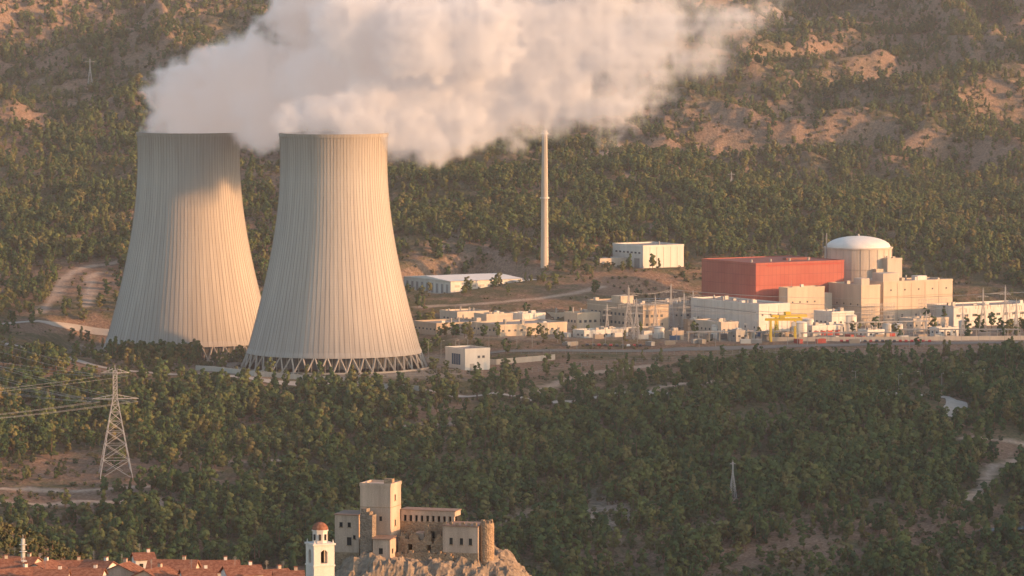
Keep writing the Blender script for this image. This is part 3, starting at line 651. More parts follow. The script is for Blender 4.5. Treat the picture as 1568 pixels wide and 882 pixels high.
def wall(name,pts,h,t,mat,posts=0):
    pts=densify(pts,4.0); mb=MB()
    for a,b in zip(pts[:-1],pts[1:]):
        za=float(Hs(*a)); zb=float(Hs(*b)); dx,dy=b[0]-a[0],b[1]-a[1]; l=math.hypot(dx,dy) or 1; nx_,ny_=-dy/l*t/2,dx/l*t/2
        if posts:
            mb.beam((a[0],a[1],za-.5),(a[0],a[1],za+h),.14,mat); 
            for q in (.15,.55,1): mb.beam((a[0],a[1],za+h*q),(b[0],b[1],zb+h*q),.07,mat)
        else:
            vs=[(a[0]-nx_,a[1]-ny_,za-1),(b[0]-nx_,b[1]-ny_,zb-1),(b[0]+nx_,b[1]+ny_,zb-1),(a[0]+nx_,a[1]+ny_,za-1)]
            vs+=[(p[0],p[1],z+h) for p,z in zip(vs,(za,zb,zb,za))]
            mb.poly(vs,[(4,5,6,7),(0,1,5,4),(1,2,6,5),(2,3,7,6),(3,0,4,7)],mat)
        EXC.append((a[0],a[1],3)); EXC.append((a[0],a[1]-7,6))
    mb.build(name)
wall('concrete_wall',g([(300,567),(390,576),(480,583),(560,590),(650,600)]),2.6,.6,'concrete_pale')
wall('concrete_wall',[bear(650,2520),bear(760,2505),bear(850,2520)],3,.5,'concrete_pale')
wall('perimeter_fence',[bear(400,2432),bear(560,2425),bear(700,2450),bear(900,2500),bear(1150,2530),bear(1600,2535)],2.6,.1,'grey_steel',1)
wall('perimeter_fence',[bear(640,2545),bear(900,2540),bear(1300,2545),bear(1600,2550)],2.6,.1,'grey_steel',1)
wall('concrete_wall',[bear(1180,2578),bear(1400,2582),bear(1600,2590)],2.4,.4,'concrete_pale')
def car(mat):
    mb=MB(); pr=[(-2.1,.35),(2.1,.35),(2.15,.85),(1.2,.95),(.6,1.42),(-1.2,1.45),(-1.9,.98),(-2.15,.9)]
    vs=[(x,-.85,z) for x,z in pr]+[(x,.85,z) for x,z in pr]; n=len(pr)
    mb.poly(vs,[tuple(range(n)),tuple(range(2*n-1,n-1,-1))]+[(i,n+i,n+(i+1)%n,(i+1)%n) for i in range(n)],mat)
    mb.poly([(1.1,-.87,.98),(.6,-.87,1.34),(-1.1,-.87,1.36),(-1.6,-.87,1.0)],[(0,1,2,3)],'dark_glass')
    for x in (-1.3,1.3):
        for y in (-.8,.8):
            vs=[(x+.34*math.cos(a*.785),y-.12,.34+.34*math.sin(a*.785)) for a in range(8)]+[(x+.34*math.cos(a*.785),y+.12,.34+.34*math.sin(a*.785)) for a in range(8)]
            mb.poly(vs,[tuple(range(8)),tuple(range(15,7,-1))]+[(i,8+i,8+(i+1)%8,(i+1)%8) for i in range(8)],'car_dark')
    return mb.mesh('parked_car')
cms=[car('car_white'),car('car_dark'),car('car_red')]
for k in range(26):
    x,y=bear(1290+k*9 if k<16 else 900+(k-16)*9,2572 if k<16 else 2568); link('parked_car',cms[int(rng.integers(3))],(x,y,float(Hs(x,y))+.05),1.5+rng.uniform(-.1,.1))
# ------------------------------------------------------------------ castle, church, town
CT=math.radians(-18)
mb=MB(); S='castle_stone'; Pm='castle_plaster'
mb.box(-8.9,0,0,8.7,-3,19.4,Pm)
for a,b,c,d_ in ((-9.05,.15,-.15,.3),(-9.05,.15,8.4,8.85)): mb.box(a,b,c,d_,19.0,19.9,Pm)
mb.box(-9.05,-8.6,.3,8.4,19.0,19.89,Pm); mb.box(-.3,.15,.3,8.4,19.0,19.89,Pm)
mb.box(-3,-.6,3,5,19.4,20.9,S); mb.box(-8.95,.05,-.06,8.75,13.2,13.35,S)
for z_ in (15,8): mb.box(.0,.05,3.4,4.3,z_,z_+1.6,'dark_recess'); mb.box(-.02,.12,3.1,4.6,z_-.25,z_-.01,S)
mb.box(-3.2,-2.5,-.05,.02,9.5,10.8,'dark_recess')
def slope_roof(x0,x1,y0,y1,z0,z1,t=.3,m='old_tiles'):
    mb.poly([(x0,y0,z0),(x1,y0,z0),(x1,y1,z1),(x0,y1,z1),(x0,y0,z0+t),(x1,y0,z0+t),(x1,y1,z1+t),(x0,y1,z1+t)],[(0,1,2,3),(4,5,6,7),(0,1,5,4),(3,0,4,7),(1,2,6,5)],m)
mb.box(-16,-8.92,-1,8,-6,10.9,Pm); slope_roof(-16.3,-8.93,-1.3,8,10.92,11.1,.22)
mb.box(-16.03,-15.98,2,3,4,5.6,'dark_recess')
for x0,z0,w,h in ((-12.2,7.6,.9,1.3),(-14.6,7.6,.9,1.3),(-12.4,2.6,1.3,2.2),(-10.6,4.4,.7,1.0)): mb.box(x0,x0+w,-1.05,-.98,z0,z0+h,'dark_recess'); mb.box(x0-.2,x0+w+.2,-1.14,-.98,z0-.25,z0-.01,S)
mb.box(-16.1,-8.9,-1.12,-.97,-6,.6,S)
r=random.Random(3)
for k in range(20):
    q=.12*r.random(); mb.box(-7.4-q,-3.9+q,-4.2-q,-1.0,-4+k*.86,-4+k*.86+.858,'grey_stone') if k<18 else mb.box(-7.2,-5.6+.9*(19-k),-4.1,-1.2,-4+k*.86,-4+k*.86+.858,'grey_stone')
mb.box(-3.4,1.6,-5,-.02,-4,5.0,Pm); slope_roof(-3.7,1.9,-5.3,-.1,5.0,5.5,.2)
mb.box(-1.6,-.5,-5.05,-4.98,1,2.6,'dark_recess'); mb.box(1.59,1.66,-3.4,-2.4,1,2.4,'dark_recess')
mb.box(.2,16,8,13,-3,8.8,S); mb.box(.2,16,8,13,10.5,11.9,Pm); x_=.2
while x_<15.8:
    mb.box(x_,x_+.85,8.02,8.8,8.8,10.5,Pm); x_+=1.64
mb.box(.2,16,9.6,12.9,8.8,10.5,'dark_recess'); slope_roof(0,16.3,7.8,13.2,11.92,12.0,.18)
for x0 in (2,5.4,9,12.6): mb.box(x0,x0+1.1,7.95,8.02,4.4,6.2,'dark_recess')
x_=1.6
for k in range(40):
    w=.42; h=3.4+2.8*abs(math.sin(k*.37+.6))+r.uniform(-.5,.5)
    if k in (7,8,9,20,21,22,31,32): mb.box(x_,x_+w,1.5,2.4,-3,1.4,S); mb.box(x_,x_+w,1.5,2.4,3.2,h+1,S)
    else: mb.box(x_,x_+w,1.5+.002*k,2.4,-3,h,S)
    x_+=w-.003*(k%2)
for k in range(16):
    h=8.5-k*.4+r.uniform(-.5,.5); mb.box(9.0+.003*k,10.1+.004*k,2.5+k*.35,2.85+k*.35,-3,h,S)
for k in range(11): mb.box(3.2+.002*k,4.1,2.5+k*.5,3.0+k*.5-.01,-3,5.4+r.uniform(-1,1.5),S)
mb.box(5.5,8.6,3.2,7.9,-3,6.2,Pm); mb.box(6.4,7.3,3.15,3.22,3.4,5,'dark_recess')
for k in range(30): 
    a=1.0+k*.58; mb.box(a,a+.57,-.9,.1,-5,.6+r.uniform(0,1.3),S)
mb.box(15.2,25.4,0,9,-3,8.8,Pm); slope_roof(15.0,25.6,-.3,9.2,8.82,9.0,.2)
for k in range(6): mb.box(15.3+k*1.75,16.2+k*1.75,.02,.6,9.2,9.9+r.uniform(-.3,.2),S)
for x0 in (17.2,20.2,22.8): mb.box(x0,x0+.9,-.05,.02,3.8,5.6,'dark_recess'); mb.box(x0-.15,x0+1.05,-.14,.02,3.55,3.79,S)
mb.box(25.38,25.45,2,3,4,5.6,'dark_recess'); mb.box(25.38,25.45,5.5,6.5,4,5.6,'dark_recess'); mb.box(15.1,25.5,-.12,.02,-3,1.6,S)
for k in range(16):
    rr=1.9+.07*r.random(); mb.cyl(27.2,2.5,-3+k*.8,-3+k*.8+.8,rr+.05,rr,20,S)
for k in range(7):
    a=k*.9; mb.box(27.2+1.3*math.cos(a)-.35,27.2+1.3*math.cos(a)+.35,2.5+1.3*math.sin(a)-.35,2.5+1.3*math.sin(a)+.35,9.7,10.3+.5*r.random(),S)
cx,cy=bear(597,1245); mb.build('castle',(cx,cy,47),CT)
rx=np.arange(-62,22,.6); ry=np.arange(1205,1300,.6); RX,RY=np.meshgrid(rx,ry)
ex=np.hypot(np.maximum(np.abs(RX+23)-21,0)/11,np.maximum(np.abs(RY-1252)-14,0)/17)
rz_=46.6-1.6*sstep(-15,8,RX)-1.3*(1-sstep(-52,-40,RX))-12*np.clip(ex,0,1.4)**1.3+ (fbm(RX/7,RY/7,5,40,.65)*3.6+ (1-np.abs(perlin(RX/4,RY/5,44))*2)*1.2)-.6
rz_=rz_-2.2*(1-sstep(1228,1238,RY))
n0,n1=RX.shape; ii=(np.arange(n0-1)[:,None]*n1+np.arange(n1-1)[None,:]).ravel()
link('castle_rock_outcrop',mesh_from('castle_rock_outcrop',np.stack([RX.ravel(),RY.ravel(),rz_.ravel()],1).tolist(),np.stack([ii,ii+1,ii+n1+1,ii+n1],1).tolist(),[M['bare_rock']]))
mb=MB(); w=2.9; W_='white_wash'
mb.box(-w,w,-w,w,-12,12.2,W_)
for sx in (-1,1):
    for sy in (-1,1): mb.box(*sorted((sx*w,sx*.95)),*sorted((sy*w,sy*.95)),12.2,15.8,W_)
mb.box(-w,w,-w,w,15.8,17,W_); mb.box(-.8,.8,-.8,.8,12.2,15.8,'dark_recess')
for sg in (-1,1):
    for a in (-1,1):
        mb.poly([(a*.95,sg*w,15.2),(a*.95,sg*w,15.8),(a*.2,sg*w,15.8)],[(0,1,2)],W_); mb.poly([(sg*w,a*.95,15.2),(sg*w,a*.95,15.8),(sg*w,a*.2,15.8)],[(0,1,2)],W_)
mb.box(-w-.3,w+.3,-w-.3,w+.3,17,17.45,W_); mb.box(-w-.2,w+.2,-w-.2,w+.2,11.4,11.75,W_)
for sx in (-1,1):
    for sy in (-1,1): mb.cyl(sx*2.6,sy*2.6,17.45,18.4,.28,.05,8,W_); 
mb.cyl(0,0,17.45,20.6,2.1,2.1,8,W_); mb.cyl(0,0,20.6,20.9,2.35,2.35,8,W_); mb.dome(0,0,20.9,2.15,2.0,16,6,'clay_tiles'); mb.cyl(0,0,22.9,24.1,.14,.04,6,'dark_recess')
for k in range(8):
    a=math.pi/8+k*math.pi/4; mb.beam((1.98*math.cos(a),1.98*math.sin(a),18.2),(1.98*math.cos(a),1.98*math.sin(a),19.8),.5,'dark_recess')
cx,cy=bear(488.5,1190); mb.build('church_bell_tower',(cx,cy,200-803*1190/F-22.9+.2),math.radians(24))
r=random.Random(11)
for u,v,d,wd,dp,rot,rh in [(-12,860,1150,12,9,.2,2.2),(28,856,1185,9,9,-.3,2.0),(62,864,1145,9,8,1.2,1.8),(105,862,1170,8,9,.1,2.2),(148,862,1160,8,8,-.5,1.9),(186,866,1140,7,8,1.3,1.8),
   (216,850,1185,5,6,.25,1.3),(262,861,1150,12,9,-.1,2.2),(326,862,1160,12,10,.12,2.3),(368,870,1140,9,8,.3,1.8),(130,874,1130,8,8,-.1,1.8),(20,874,1128,12,9,.6,2),(235,874,1130,9,8,1.0,1.8),(300,875,1125,8,8,.2,1.6),(415,876,1150,8,8,.5,1.6),(75,876,1120,8,8,0,1.6),(440,878,1130,7,7,.1,1.4)]:
    x,y=bear(u,d); zr=200-v*d/F; mb=MB(); h=7
    wl=r.choice(['white_wash','white_wash','castle_plaster','cream_render'])
    mb.box(-wd/2,wd/2,-dp/2,dp/2,-3,h,wl); mb.gable(-wd/2,wd/2,-dp/2,dp/2,h,rh,'clay_tiles',wl)
    for k in range(int(wd//3)): mb.box(-wd/2+1+k*3,-wd/2+2+k*3,-dp/2-.05,-dp/2+.02,h-2.4,h-1.1,'dark_recess')
    mb.box(wd*.2,wd*.2+.8,-.2,.7,h+rh-1,h+rh+1.0,wl); mb.box(wd*.2-.12,wd*.2+.92,-.32,.82,h+rh+1.0,h+rh+1.15,'clay_tiles')
    if r.random()<.6:
        mb.beam((-wd*.2,0,h+rh-.5),(-wd*.2,0,h+rh+2.6),.07,'grey_steel')
        for q in range(4): mb.beam((-wd*.2-.5,0,h+rh+1.6+q*.25),(-wd*.2+.5,0,h+rh+1.6+q*.25),.04,'grey_steel')
    mb.build('town_house',(x,y,zr-h-rh),rot)
mb=MB(); mb.cyl(0,0,-14,4,.12,.06,6,'white_cladding')
for k in range(4):
    a=k*1.57; mb.beam((.5*math.cos(a),.5*math.sin(a),-3),(.1*math.cos(a),.1*math.sin(a),3),.1,'white_cladding')
    for z_ in (-2,0,1.6): mb.box(.35*math.cos(a)-.18,.35*math.cos(a)+.18,.35*math.sin(a)-.18,.35*math.sin(a)+.18,z_,z_+1.3,'white_cladding')
for z_ in (-3,-.5,1.3): mb.cyl(0,0,z_,z_+.12,1.0,1.0,12,'white_cladding')
cx,cy=bear(31,1180); mb.build('telecom_mast',(cx,cy,200-845*1180/F))
print('town',time.time()-T0)
# ------------------------------------------------------------------ vegetation
def make_tree(name,seed,H,R,base,shape,nclump,nleaf,leaf):
    r=np.random.default_rng(seed); vs=[];fs=[];mi=[];tone=[]
    def frustum(p0,p1,r0,r1,n=5):
        a=Vector(p0);b=Vector(p1);d=(b-a).normalized(); x=d.orthogonal().normalized(); y=d.cross(x); o=len(vs)
        for p,rr in ((a,r0),(b,r1)):
            for i in range(n):
                q=2*math.pi*i/n; w=p+x*rr*math.cos(q)+y*rr*math.sin(q); vs.append(tuple(w)); tone.append(.5)
        for i in range(n): fs.append((o+i,o+(i+1)%n,o+n+(i+1)%n,o+n+i)); mi.append(0)
    bend=(r.uniform(-.4,.4),r.uniform(-.4,.4),H*.5); ctr=np.array([0,0,H*(base*.4+.6)-H*.08])
    frustum((0,0,-.6),bend,.22,.15); frustum(bend,(bend[0]*.6,bend[1]*.6,H*.9),.15,.04)
    for c in range(nclump):
        f=(c+r.random())/nclump; z=H*(base+(1-base)*f*.97)
        if shape=='cone': rr=R*(1-f)**.75
        elif shape=='umb': rr=R*(.55+.6*f if f<.7 else 1.0*math.sqrt(max(0,1-((f-.62)/.42)**2)))
        else: rr=R*math.sqrt(max(.02,1-(2*f-.95)**2*.9))
        a=r.uniform(0,2*math.pi)*1.0+c*2.4; q=rr*math.sqrt(r.uniform(.15,1))*.78
        cc=np.array([q*math.cos(a),q*math.sin(a),z]); cr=R*r.uniform(.3,.46)*(1-.35*f)
        if c%3==0: frustum((bend[0]*.8,bend[1]*.8,z*.75),tuple(cc),.07,.02,4)
        tn=r.uniform(0,1)
        for k in range(nleaf):
            n=r.normal(size=3); n/=np.linalg.norm(n); n[2]=n[2]*.8+.12
            p=cc+n*cr*r.uniform(.6,1.05)*np.array([1,1,.75])
            og=(p-ctr)/np.array([R,R,H*.4]); 
            nn=n*.6+og*.75+r.normal(size=3)*.22; nn/=np.linalg.norm(nn); t=np.cross(nn,[.3,.2,1]); t/=np.linalg.norm(t)+1e-6; b=np.cross(nn,t)
            s=leaf*r.uniform(.6,1.25); o=len(vs); a2=r.uniform(0,3.1); t2=t*math.cos(a2)+b*math.sin(a2); b2=-t*math.sin(a2)+b*math.cos(a2)
            for sx,sy in ((-1,-.4),(.2,-.8),(1,.3),(-.3,.9)): vs.append(tuple(p+t2*sx*s+b2*sy*s)); tone.append(min(1,max(0,tn*.7+.3*r.random())))
            fs.append((o,o+1,o+2,o+3)); mi.append(1)
    me=mesh_from(name,vs,fs,[M['bark'],M['pine_foliage'] if 'shrub' not in name else M['shrub_foliage']],mi)
    at_=me.attributes.new('tone','FLOAT','POINT'); at_.data.foreach_set('value',np.array(tone,np.float32)); return me
protos=[make_tree('pine_a',1,8.5,2.5,.2,'oval',16,26,.48),make_tree('pine_b',2,8,2.9,.26,'umb',17,26,.5),make_tree('pine_c',3,9.5,2.2,.15,'cone',17,26,.46),
        make_tree('pine_d',4,7,2.6,.18,'oval',14,28,.48),make_tree('pine_e',5,9,2.6,.28,'oval',14,28,.48),make_tree('pine_f',6,6.2,2.7,.14,'umb',13,28,.48)]
sprot=[make_tree('shrub_a',11,1.6,1.2,.1,'oval',6,12,.3),make_tree('shrub_b',12,1.2,1.5,.1,'umb',7,11,.3),make_tree('shrub_c',13,2.3,1.2,.1,'oval',7,12,.32)]
def coll(name,meshes):
    c=bpy.data.collections.new(name)
    for m in meshes: c.objects.link(bpy.data.objects.new(m.name,m))
    return c
CTREE=coll('pine_prototypes',protos); CSHR=coll('shrub_prototypes',sprot)
def scatter(name,P,S,R,I,col):
    me=bpy.data.meshes.new(name); n=len(P); me.vertices.add(n); me.vertices.foreach_set('co',P.astype(np.float32).ravel())
    for nm,ty,a in (('scl','FLOAT_VECTOR',S),('rot','FLOAT_VECTOR',R)):
        q=me.attributes.new(nm,ty,'POINT'); q.data.foreach_set('vector',a.astype(np.float32).ravel())
    q=me.attributes.new('pick','INT','POINT'); q.data.foreach_set('value',I.astype(np.int32)); me.update()
    ob=link(name,me); ng=bpy.data.node_groups.new(name,'GeometryNodeTree')
    ng.interface.new_socket('Geometry',in_out='INPUT',socket_type='NodeSocketGeometry'); ng.interface.new_socket('Geometry',in_out='OUTPUT',socket_type='NodeSocketGeometry')
    N=ng.nodes; gi=N.new('NodeGroupInput'); go=N.new('NodeGroupOutput'); ip=N.new('GeometryNodeInstanceOnPoints'); ci=N.new('GeometryNodeCollectionInfo')
    ci.inputs['Collection'].default_value=col; ci.inputs['Separate Children'].default_value=True; ci.inputs['Reset Children'].default_value=True
    def na(nm,ty): a=N.new('GeometryNodeInputNamedAttribute'); a.data_type=ty; a.inputs[0].default_value=nm; return [o for o in a.outputs if o.enabled and o.name=='Attribute'][0]
    e=N.new('FunctionNodeEulerToRotation'); L=ng.links
    L.new(gi.outputs[0],ip.inputs['Points']); L.new(ci.outputs[0],ip.inputs['Instance']); ip.inputs['Pick Instance'].default_value=True
    L.new(na('pick','INT'),ip.inputs['Instance Index']); L.new(na('rot','FLOAT_VECTOR'),e.inputs[0]); L.new(e.outputs[0],ip.inputs['Rotation']); L.new(na('scl','FLOAT_VECTOR'),ip.inputs['Scale'])
    L.new(ip.outputs[0],go.inputs[0]); md=ob.modifiers.new('scatter','NODES'); md.node_group=ng
    print(name,n); return ob
DM=np.array([[int(c) for c in r_] for r_ in ["5554555555666677","5644444555566667","5545544566455566","6655555555445776","5544446786445775","5653338888887776",
 "6654468999998888","7765565467888888","7545553222111136","5222221111000001","2233112121211223","5322111311366335","8777773228999828","8478887889999971","4128899999999984","3578998774997885","5865666671787663","4444444444444555"]],float)
VR=np.array([25,75,125,175,225,275,325,375,425,475,525,575,625,675,725,775,825,875.])
def dens(u,v):
    fu=np.clip((u-50)/100,0,14.999); fv=np.interp(v,VR,np.arange(18)); i=fu.astype(int); j=np.clip(fv.astype(int),0,16); a=fu-i; b=fv-j
    D=(DM[j,i]*(1-a)+DM[j,i+1]*a)*(1-b)+(DM[j+1,i]*(1-a)+DM[j+1,i+1]*a)*b
    for u0,v0,rx,ry in CLEAR: D=D*(1-.93*np.exp(-(((u-u0)/rx)**2+((v-v0)/ry)**2)**2))
    return D
ex0,ey0=-700,1800; EXR=np.zeros((1500,1400),bool)
for x,y,rr in EXC:
    i0,i1=int(x-rr-ex0),int(x+rr-ex0)+1; j0,j1=int(y-rr-ey0),int(y+rr-ey0)+1
    if i1<0 or j1<0 or i0>=1400 or j0>=1500: continue
    i0=max(i0,0);j0=max(j0,0);jj,ii_=np.mgrid[j0:min(j1,1500),i0:min(i1,1400)]
    m=(ii_+ex0-x)**2+(jj+ey0-y)**2<=rr*rr; EXR[j0:min(j1,1500),i0:min(i1,1400)]|=m
def excluded(X,Y):
    i=(X-ex0).astype(int); j=(Y-ey0).astype(int); ok=(i>=0)&(i<1400)&(j>=0)&(j<1500); o=np.zeros(len(X),bool); o[ok]=EXR[j[ok],i[ok]]
    a=np.clip(np.searchsorted(xs,X)-1,0,len(xs)-1)
    for dy_ in (0,-6,6):
        b=np.clip(np.searchsorted(ys,Y+dy_)-1,0,len(ys)-1); o|=(Gm[b,a]>.25)
    return o
def cand(d0,d1,area):
    W=.1128*d1*1.25+30; n=int((d1-d0)*2*W/area); X=rng.uniform(-W,W,n); Y=rng.uniform(d0,d1,n); k=np.abs(X)<.1128*Y*1.25+30; return X[k],Y[k]
PS=[];SS=[]
for d0,d1,area,pw,h0,h1 in [(1860,2480,21,1.35,.7,1.45),(2480,2830,24,1.5,.7,1.15),(2830,3350,21,1.4,.7,1.3),(3350,4500,24,1.4,.55,1.2)]:
    X,Y=cand(d0,d1,area); Z=Hs(X,Y); u,v=project(X,Y,Z); D=dens(u,v)/9
    cl=np.clip(.5+1.5*fbm(X/38,Y/38,3,50)+.8*fbm(X/150,Y/150,2,57),0,1.3)
    p=np.clip(D**pw*(.28+1.2*cl),0,1)*(D>.02); k=(rng.random(len(X))<p)&~excluded(X,Y)
    X,Y,Z=X[k],Y[k],Z[k]; PS.append(np.stack([X,Y,Z-.1],1)); s=rng.uniform(h0,h1,len(X))*(.8+.35*cl[k]); SS.append(np.stack([s*rng.uniform(.85,1.2,len(X)),s*rng.uniform(.85,1.2,len(X)),s],1))
n=120; U_=rng.uniform(160,302,n); Dd=rng.uniform(2535,2562,n); X=(U_-CU)*Dd/F; Y=Dd; k=~excluded(X,Y); X,Y=X[k],Y[k]; s=rng.uniform(.9,1.5,len(X)); PS.append(np.stack([X,Y,Hs(X,Y)-.1],1)); SS.append(np.stack([s,s,s],1))
P=np.concatenate(PS);S=np.concatenate(SS); n=len(P); R=np.stack([rng.normal(0,.04,n),rng.normal(0,.04,n),rng.uniform(0,6.28,n)],1)
scatter('pine_forest',P,S,R,rng.integers(0,6,n),CTREE)
PS=[];SS=[]
for d0,d1,area,pr,h0,h1 in [(1300,1560,10,.9,.8,1.8),(1860,2560,11,.65,.6,1.6),(2560,2830,30,.3,.5,1.1),(2800,3400,16,.65,.6,1.6),(3400,4450,20,.8,.8,2.0)]:
    X,Y=cand(d0,d1,area); Z=Hs(X,Y); cl=np.clip(.5+1.6*fbm(X/25,Y/25,3,60),0,1.2); k=(rng.random(len(X))<pr*cl)&~excluded(X,Y)
    X,Y,Z=X[k],Y[k],Z[k]; PS.append(np.stack([X,Y,Z-.1],1)); s=rng.uniform(h0,h1,len(X)); SS.append(np.stack([s,s,s*rng.uniform(.7,1.1,len(X))],1))
P=np.concatenate(PS);S=np.concatenate(SS); n=len(P); R=np.stack([rng.normal(0,.05,n),rng.normal(0,.05,n),rng.uniform(0,6.28,n)],1)
scatter('hillside_shrubs',P,S,R,rng.integers(0,3,n),CSHR)
for u,v,s in [(652,546,1.5),(668,535,1.2),(838,577,1.5),(756,590,1.4),(700,620,1.3),(720,527,1.1),(960,566,1),(1088,572,1.3),(395,600,1.4),(1012,558,1.0),(775,545,1.2),(850,442,1.2),(912,445,1.1)]:
    x,y,z=sight(u,v,2300); ob=link('pine_tree',protos[int(rng.integers(6))],(x,y,z-.2),rng.uniform(0,6)); ob.scale=(s,s,s)
pts=[(1490,818),(1510,813),(1540,808),(1600,806),(1600,816),(1550,818),(1515,822)]
vv=[sight(u,v) for u,v in pts]; zz=max(p[2] for p in vv)+.3
mb=MB(); mb.poly([(p[0],p[1],zz) for p in vv],[tuple(range(len(vv)))],'river_water'); mb.build('river_water')
# ------------------------------------------------------------------ steam
puffs=[(240,190,32,2620),(290,190,40,2620),(335,192,36,2620),(258,162,36,2620),(295,138,42,2615),(345,145,52,2610),(325,108,34,2610),(385,165,50,2600),(400,190,33,2590),(370,112,42,2600),(420,150,55,2590),
 (452,190,26,2500),(490,192,34,2500),(535,190,38,2500),(575,196,32,2500),(425,95,50,2580),(448,50,46,2570),(470,10,50,2570),(500,120,72,2550),(560,80,85,2545),(560,175,50,2510),(615,190,48,2515),(658,215,32,2515),
 (640,140,75,2530),(690,180,50,2525),(735,190,33,2530),(700,90,85,2540),(760,110,78,2540),(785,172,38,2535),(815,120,64,2545),(830,50,90,2550),(870,120,58,2550),(905,150,34,2550),(925,60,76,2555),(975,85,54,2555),
 (1010,35,64,2560),(1050,65,46,2560),(1085,72,34,2560),(990,-10,70,2560),(500,-25,60,2565),(600,-10,85,2560),(700,-20,85,2555),(800,-30,85,2555),(900,-30,85,2555),(1060,-15,58,2560),(1110,20,42,2560),(850,165,32,2548),(940,115,58,2553),(930,160,34,2553),(1130,-20,42,2560),
 (600,-100,80,2560),(720,-110,90,2560),(850,-110,90,2560),(980,-90,70,2560),(640,60,60,2490),(540,40,55,2500),(730,50,60,2500),(450,130,45,2560)]
vx=1.6; bmin=np.array([-232.,2440.,104.]); nX,nY,nZ=256,140,106
bmax=bmin+vx*(np.array([nX,nY,nZ])-1)
L3=rng.random((64,64,64)).astype(np.float32)
gx=(bmin[0]+vx*np.arange(nX)).astype(np.float32); gy=(bmin[1]+vx*np.arange(nY)).astype(np.float32); gz=(bmin[2]+vx*np.arange(nZ)).astype(np.float32)
def vn(sc,off):
    def ax(g,o):
        t=g/sc+o; i=np.floor(t).astype(int); f=t-i; return i&63,(i+1)&63,(f*f*(3-2*f)).astype(np.float32)
    x0,x1,fx=ax(gx,off); y0,y1,fy=ax(gy,off*1.7); z0,z1,fz=ax(gz,off*2.3)
    fx=fx[None,None,:]; fy=fy[None,:,None]; fz=fz[:,None,None]
    def G(a,b,c): return L3[np.ix_(a,b,c)]
    return ((G(z0,y0,x0)*(1-fx)+G(z0,y0,x1)*fx)*(1-fy)+(G(z0,y1,x0)*(1-fx)+G(z0,y1,x1)*fx)*fy)*(1-fz)+((G(z1,y0,x0)*(1-fx)+G(z1,y0,x1)*fx)*(1-fy)+(G(z1,y1,x0)*(1-fx)+G(z1,y1,x1)*fx)*fy)*fz
N1=vn(26,3.1)*2-1; N2=vn(12,9.7)*2-1; N3=vn(6,17.3)*2-1; N4=vn(3.3,29.1)*2-1
bil=(1-np.abs(N1)*2)*5.0+(1-np.abs(N2)*2)*4.0+(1-np.abs(N3)*2)*2.8+N4*2.4+N1*6-1.0
wsp=np.clip(.6+.9*N2+.6*N3,0,1.3)
den=np.zeros((nZ,nY,nX),np.float32)
for u,v,rp,d in puffs:
    c=at(u,v,d); r_=rp*d/F; k_=float(sstep(620,1100,float(u))); soft=5.0+13*k_; stg=1.0-.6*float(sstep(860,1110,float(u))); amp=1.0+1.0*k_
    e=r_+24
    ix=slice(max(0,int((c[0]-e-bmin[0])/vx)),max(0,min(nX,int((c[0]+e-bmin[0])/vx)+1))); iy=slice(max(0,int((c[1]-e-bmin[1])/vx)),max(0,min(nY,int((c[1]+e-bmin[1])/vx)+1))); iz=slice(max(0,int((c[2]-e-bmin[2])/vx)),max(0,min(nZ,int((c[2]+e-bmin[2])/vx)+1)))
    dd=np.sqrt((gx[ix][None,None,:]-c[0])**2+(gy[iy][None,:,None]-c[1])**2+(gz[iz][:,None,None]-c[2])**2)
    val=np.clip((r_-dd+bil[iz,iy,ix]*amp*min(1,r_/14))/soft,0,1)**1.2*stg*(1-k_*.7+k_*.7*wsp[iz,iy,ix])
    den[iz,iy,ix]=np.maximum(den[iz,iy,ix],val)
den[[0,-1]]=0; den[:,[0,-1]]=0; den[:,:,[0,-1]]=0
print('steam np',time.time()-T0,den.mean())
me=bpy.data.meshes.new('steam_samples'); N_=den.size; me.vertices.add(N_); q=me.attributes.new('dn','FLOAT','POINT'); q.data.foreach_set('value',den.ravel())
so=bpy.data.objects.new('steam_samples',me)
sm=bpy.data.materials.new('water_vapour'); sm.use_nodes=True; t=sm.node_tree; t.nodes.clear(); out=t.nodes.new('ShaderNodeOutputMaterial')
an=t.nodes.new('ShaderNodeAttribute'); an.attribute_name='density'; mu=t.nodes.new('ShaderNodeMath'); mu.operation='MULTIPLY'; mu.inputs[1].default_value=.10; t.links.new(an.outputs['Fac'],mu.inputs[0])
vs_=t.nodes.new('ShaderNodeVolumeScatter'); vs_.inputs['Color'].default_value=(1,1,1,1); vs_.inputs['Anisotropy'].default_value=-.1; t.links.new(mu.outputs[0],vs_.inputs['Density'])
em=t.nodes.new('ShaderNodeEmission'); em.inputs[0].default_value=(1,.79,.72,1); m2=t.nodes.new('ShaderNodeMath'); m2.operation='MULTIPLY'; m2.inputs[1].default_value=.24; t.links.new(mu.outputs[0],m2.inputs[0]); t.links.new(m2.outputs[0],em.inputs['Strength'])  # added glow standing in for light scattered many times inside the steam
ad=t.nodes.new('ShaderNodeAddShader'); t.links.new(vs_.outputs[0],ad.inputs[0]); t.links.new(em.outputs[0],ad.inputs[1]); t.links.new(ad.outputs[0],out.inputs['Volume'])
try: sm.cycles.volume_step_rate=4.0
except Exception as e: print(e)
ng=bpy.data.node_groups.new('steam','GeometryNodeTree'); ng.interface.new_socket('Geometry',in_out='INPUT',socket_type='NodeSocketGeometry'); ng.interface.new_socket('Geometry',in_out='OUTPUT',socket_type='NodeSocketGeometry')
N=ng.nodes; L=ng.links; go=N.new('NodeGroupOutput'); vc=N.new('GeometryNodeVolumeCube')
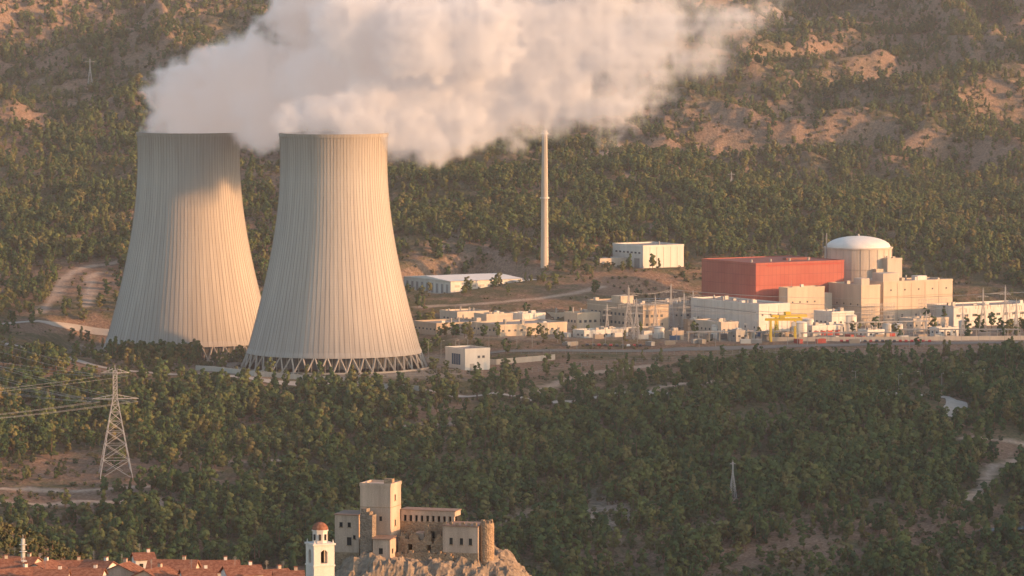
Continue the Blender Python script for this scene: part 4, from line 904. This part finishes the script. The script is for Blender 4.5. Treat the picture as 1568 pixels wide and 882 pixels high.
vc.inputs['Min'].default_value=tuple(bmin); vc.inputs['Max'].default_value=tuple(bmax); vc.inputs['Resolution X'].default_value=nX; vc.inputs['Resolution Y'].default_value=nY; vc.inputs['Resolution Z'].default_value=nZ
oi=N.new('GeometryNodeObjectInfo'); oi.inputs['Object'].default_value=so
si=N.new('GeometryNodeSampleIndex'); si.data_type='FLOAT'; si.domain='POINT'; si.clamp=True
na=N.new('GeometryNodeInputNamedAttribute'); na.data_type='FLOAT'; na.inputs[0].default_value='dn'
ps=N.new('GeometryNodeInputPosition'); s1=N.new('ShaderNodeVectorMath'); s1.operation='SUBTRACT'; s1.inputs[1].default_value=tuple(bmin); s2=N.new('ShaderNodeVectorMath'); s2.operation='SCALE'; s2.inputs['Scale'].default_value=1/vx
L.new(ps.outputs[0],s1.inputs[0]); L.new(s1.outputs[0],s2.inputs[0]); sx=N.new('ShaderNodeSeparateXYZ'); L.new(s2.outputs[0],sx.inputs[0])
def rm(o):
    m=N.new('ShaderNodeMath'); m.operation='ROUND'; L.new(o,m.inputs[0]); return m.outputs[0]
def ma(a,k,b):
    m=N.new('ShaderNodeMath'); m.operation='MULTIPLY_ADD'; L.new(a,m.inputs[0]); m.inputs[1].default_value=k; L.new(b,m.inputs[2]); return m.outputs[0]
idx=ma(ma(rm(sx.outputs[2]),nY,rm(sx.outputs[1])),nX,rm(sx.outputs[0]))
L.new(oi.outputs['Geometry'],si.inputs['Geometry']); L.new(na.outputs[0],[i for i in si.inputs if i.name=='Value' and i.enabled][0]); L.new(idx,si.inputs['Index'])
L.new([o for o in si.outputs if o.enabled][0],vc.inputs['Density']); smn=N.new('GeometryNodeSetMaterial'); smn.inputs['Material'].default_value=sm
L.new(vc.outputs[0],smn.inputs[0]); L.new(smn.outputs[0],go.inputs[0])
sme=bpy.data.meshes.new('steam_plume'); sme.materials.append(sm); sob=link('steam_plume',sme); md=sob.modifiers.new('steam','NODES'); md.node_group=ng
# evening haze filling the valley
hm=bpy.data.materials.new('valley_haze'); hm.use_nodes=True; t=hm.node_tree; t.nodes.clear(); out=t.nodes.new('ShaderNodeOutputMaterial'); v_=t.nodes.new('ShaderNodeVolumeScatter')
v_.inputs['Color'].default_value=(.95,.95,1,1); v_.inputs['Density'].default_value=4.4e-5; t.links.new(v_.outputs[0],out.inputs['Volume']); M['valley_haze']=hm
mb=MB(); mb.box(-1000,1000,900,4900,-150,520,'valley_haze'); mb.build('valley_haze')
# ------------------------------------------------------------------ light, world, camera
EL=math.radians(10); tos=Vector((SX*math.cos(EL),SY*math.cos(EL),math.sin(EL)))
sl=bpy.data.lights.new('sun','SUN'); sl.energy=7.4; sl.angle=math.radians(1.2); sl.color=(1,.51,.22); so_=bpy.data.objects.new('sun',sl); so_.rotation_euler=tos.to_track_quat('Z','Y').to_euler(); so_.location=(500,0,600); scene.collection.objects.link(so_)
w=bpy.data.worlds.new('World'); scene.world=w; w.use_nodes=True; nt=w.node_tree; bg=nt.nodes['Background']; sk=nt.nodes.new('ShaderNodeTexSky'); sk.sky_type='NISHITA'; sk.sun_disc=False
sk.sun_elevation=EL; sk.sun_rotation=math.radians(180)-SA; sk.dust_density=1.5; nt.links.new(sk.outputs[0],bg.inputs[0]); bg.inputs[1].default_value=.35
cd=bpy.data.cameras.new('camera'); cd.sensor_width=36; cd.lens=36*F/1568; cd.clip_start=5; cd.clip_end=20000; co_=bpy.data.objects.new('camera',cd); co_.location=(0,0,CAMZ); co_.rotation_euler=(math.pi/2-PIT,0,0); scene.collection.objects.link(co_); scene.camera=co_
scene.view_settings.view_transform='Standard'; scene.view_settings.look='None'; scene.view_settings.exposure=0
print('done',time.time()-T0)
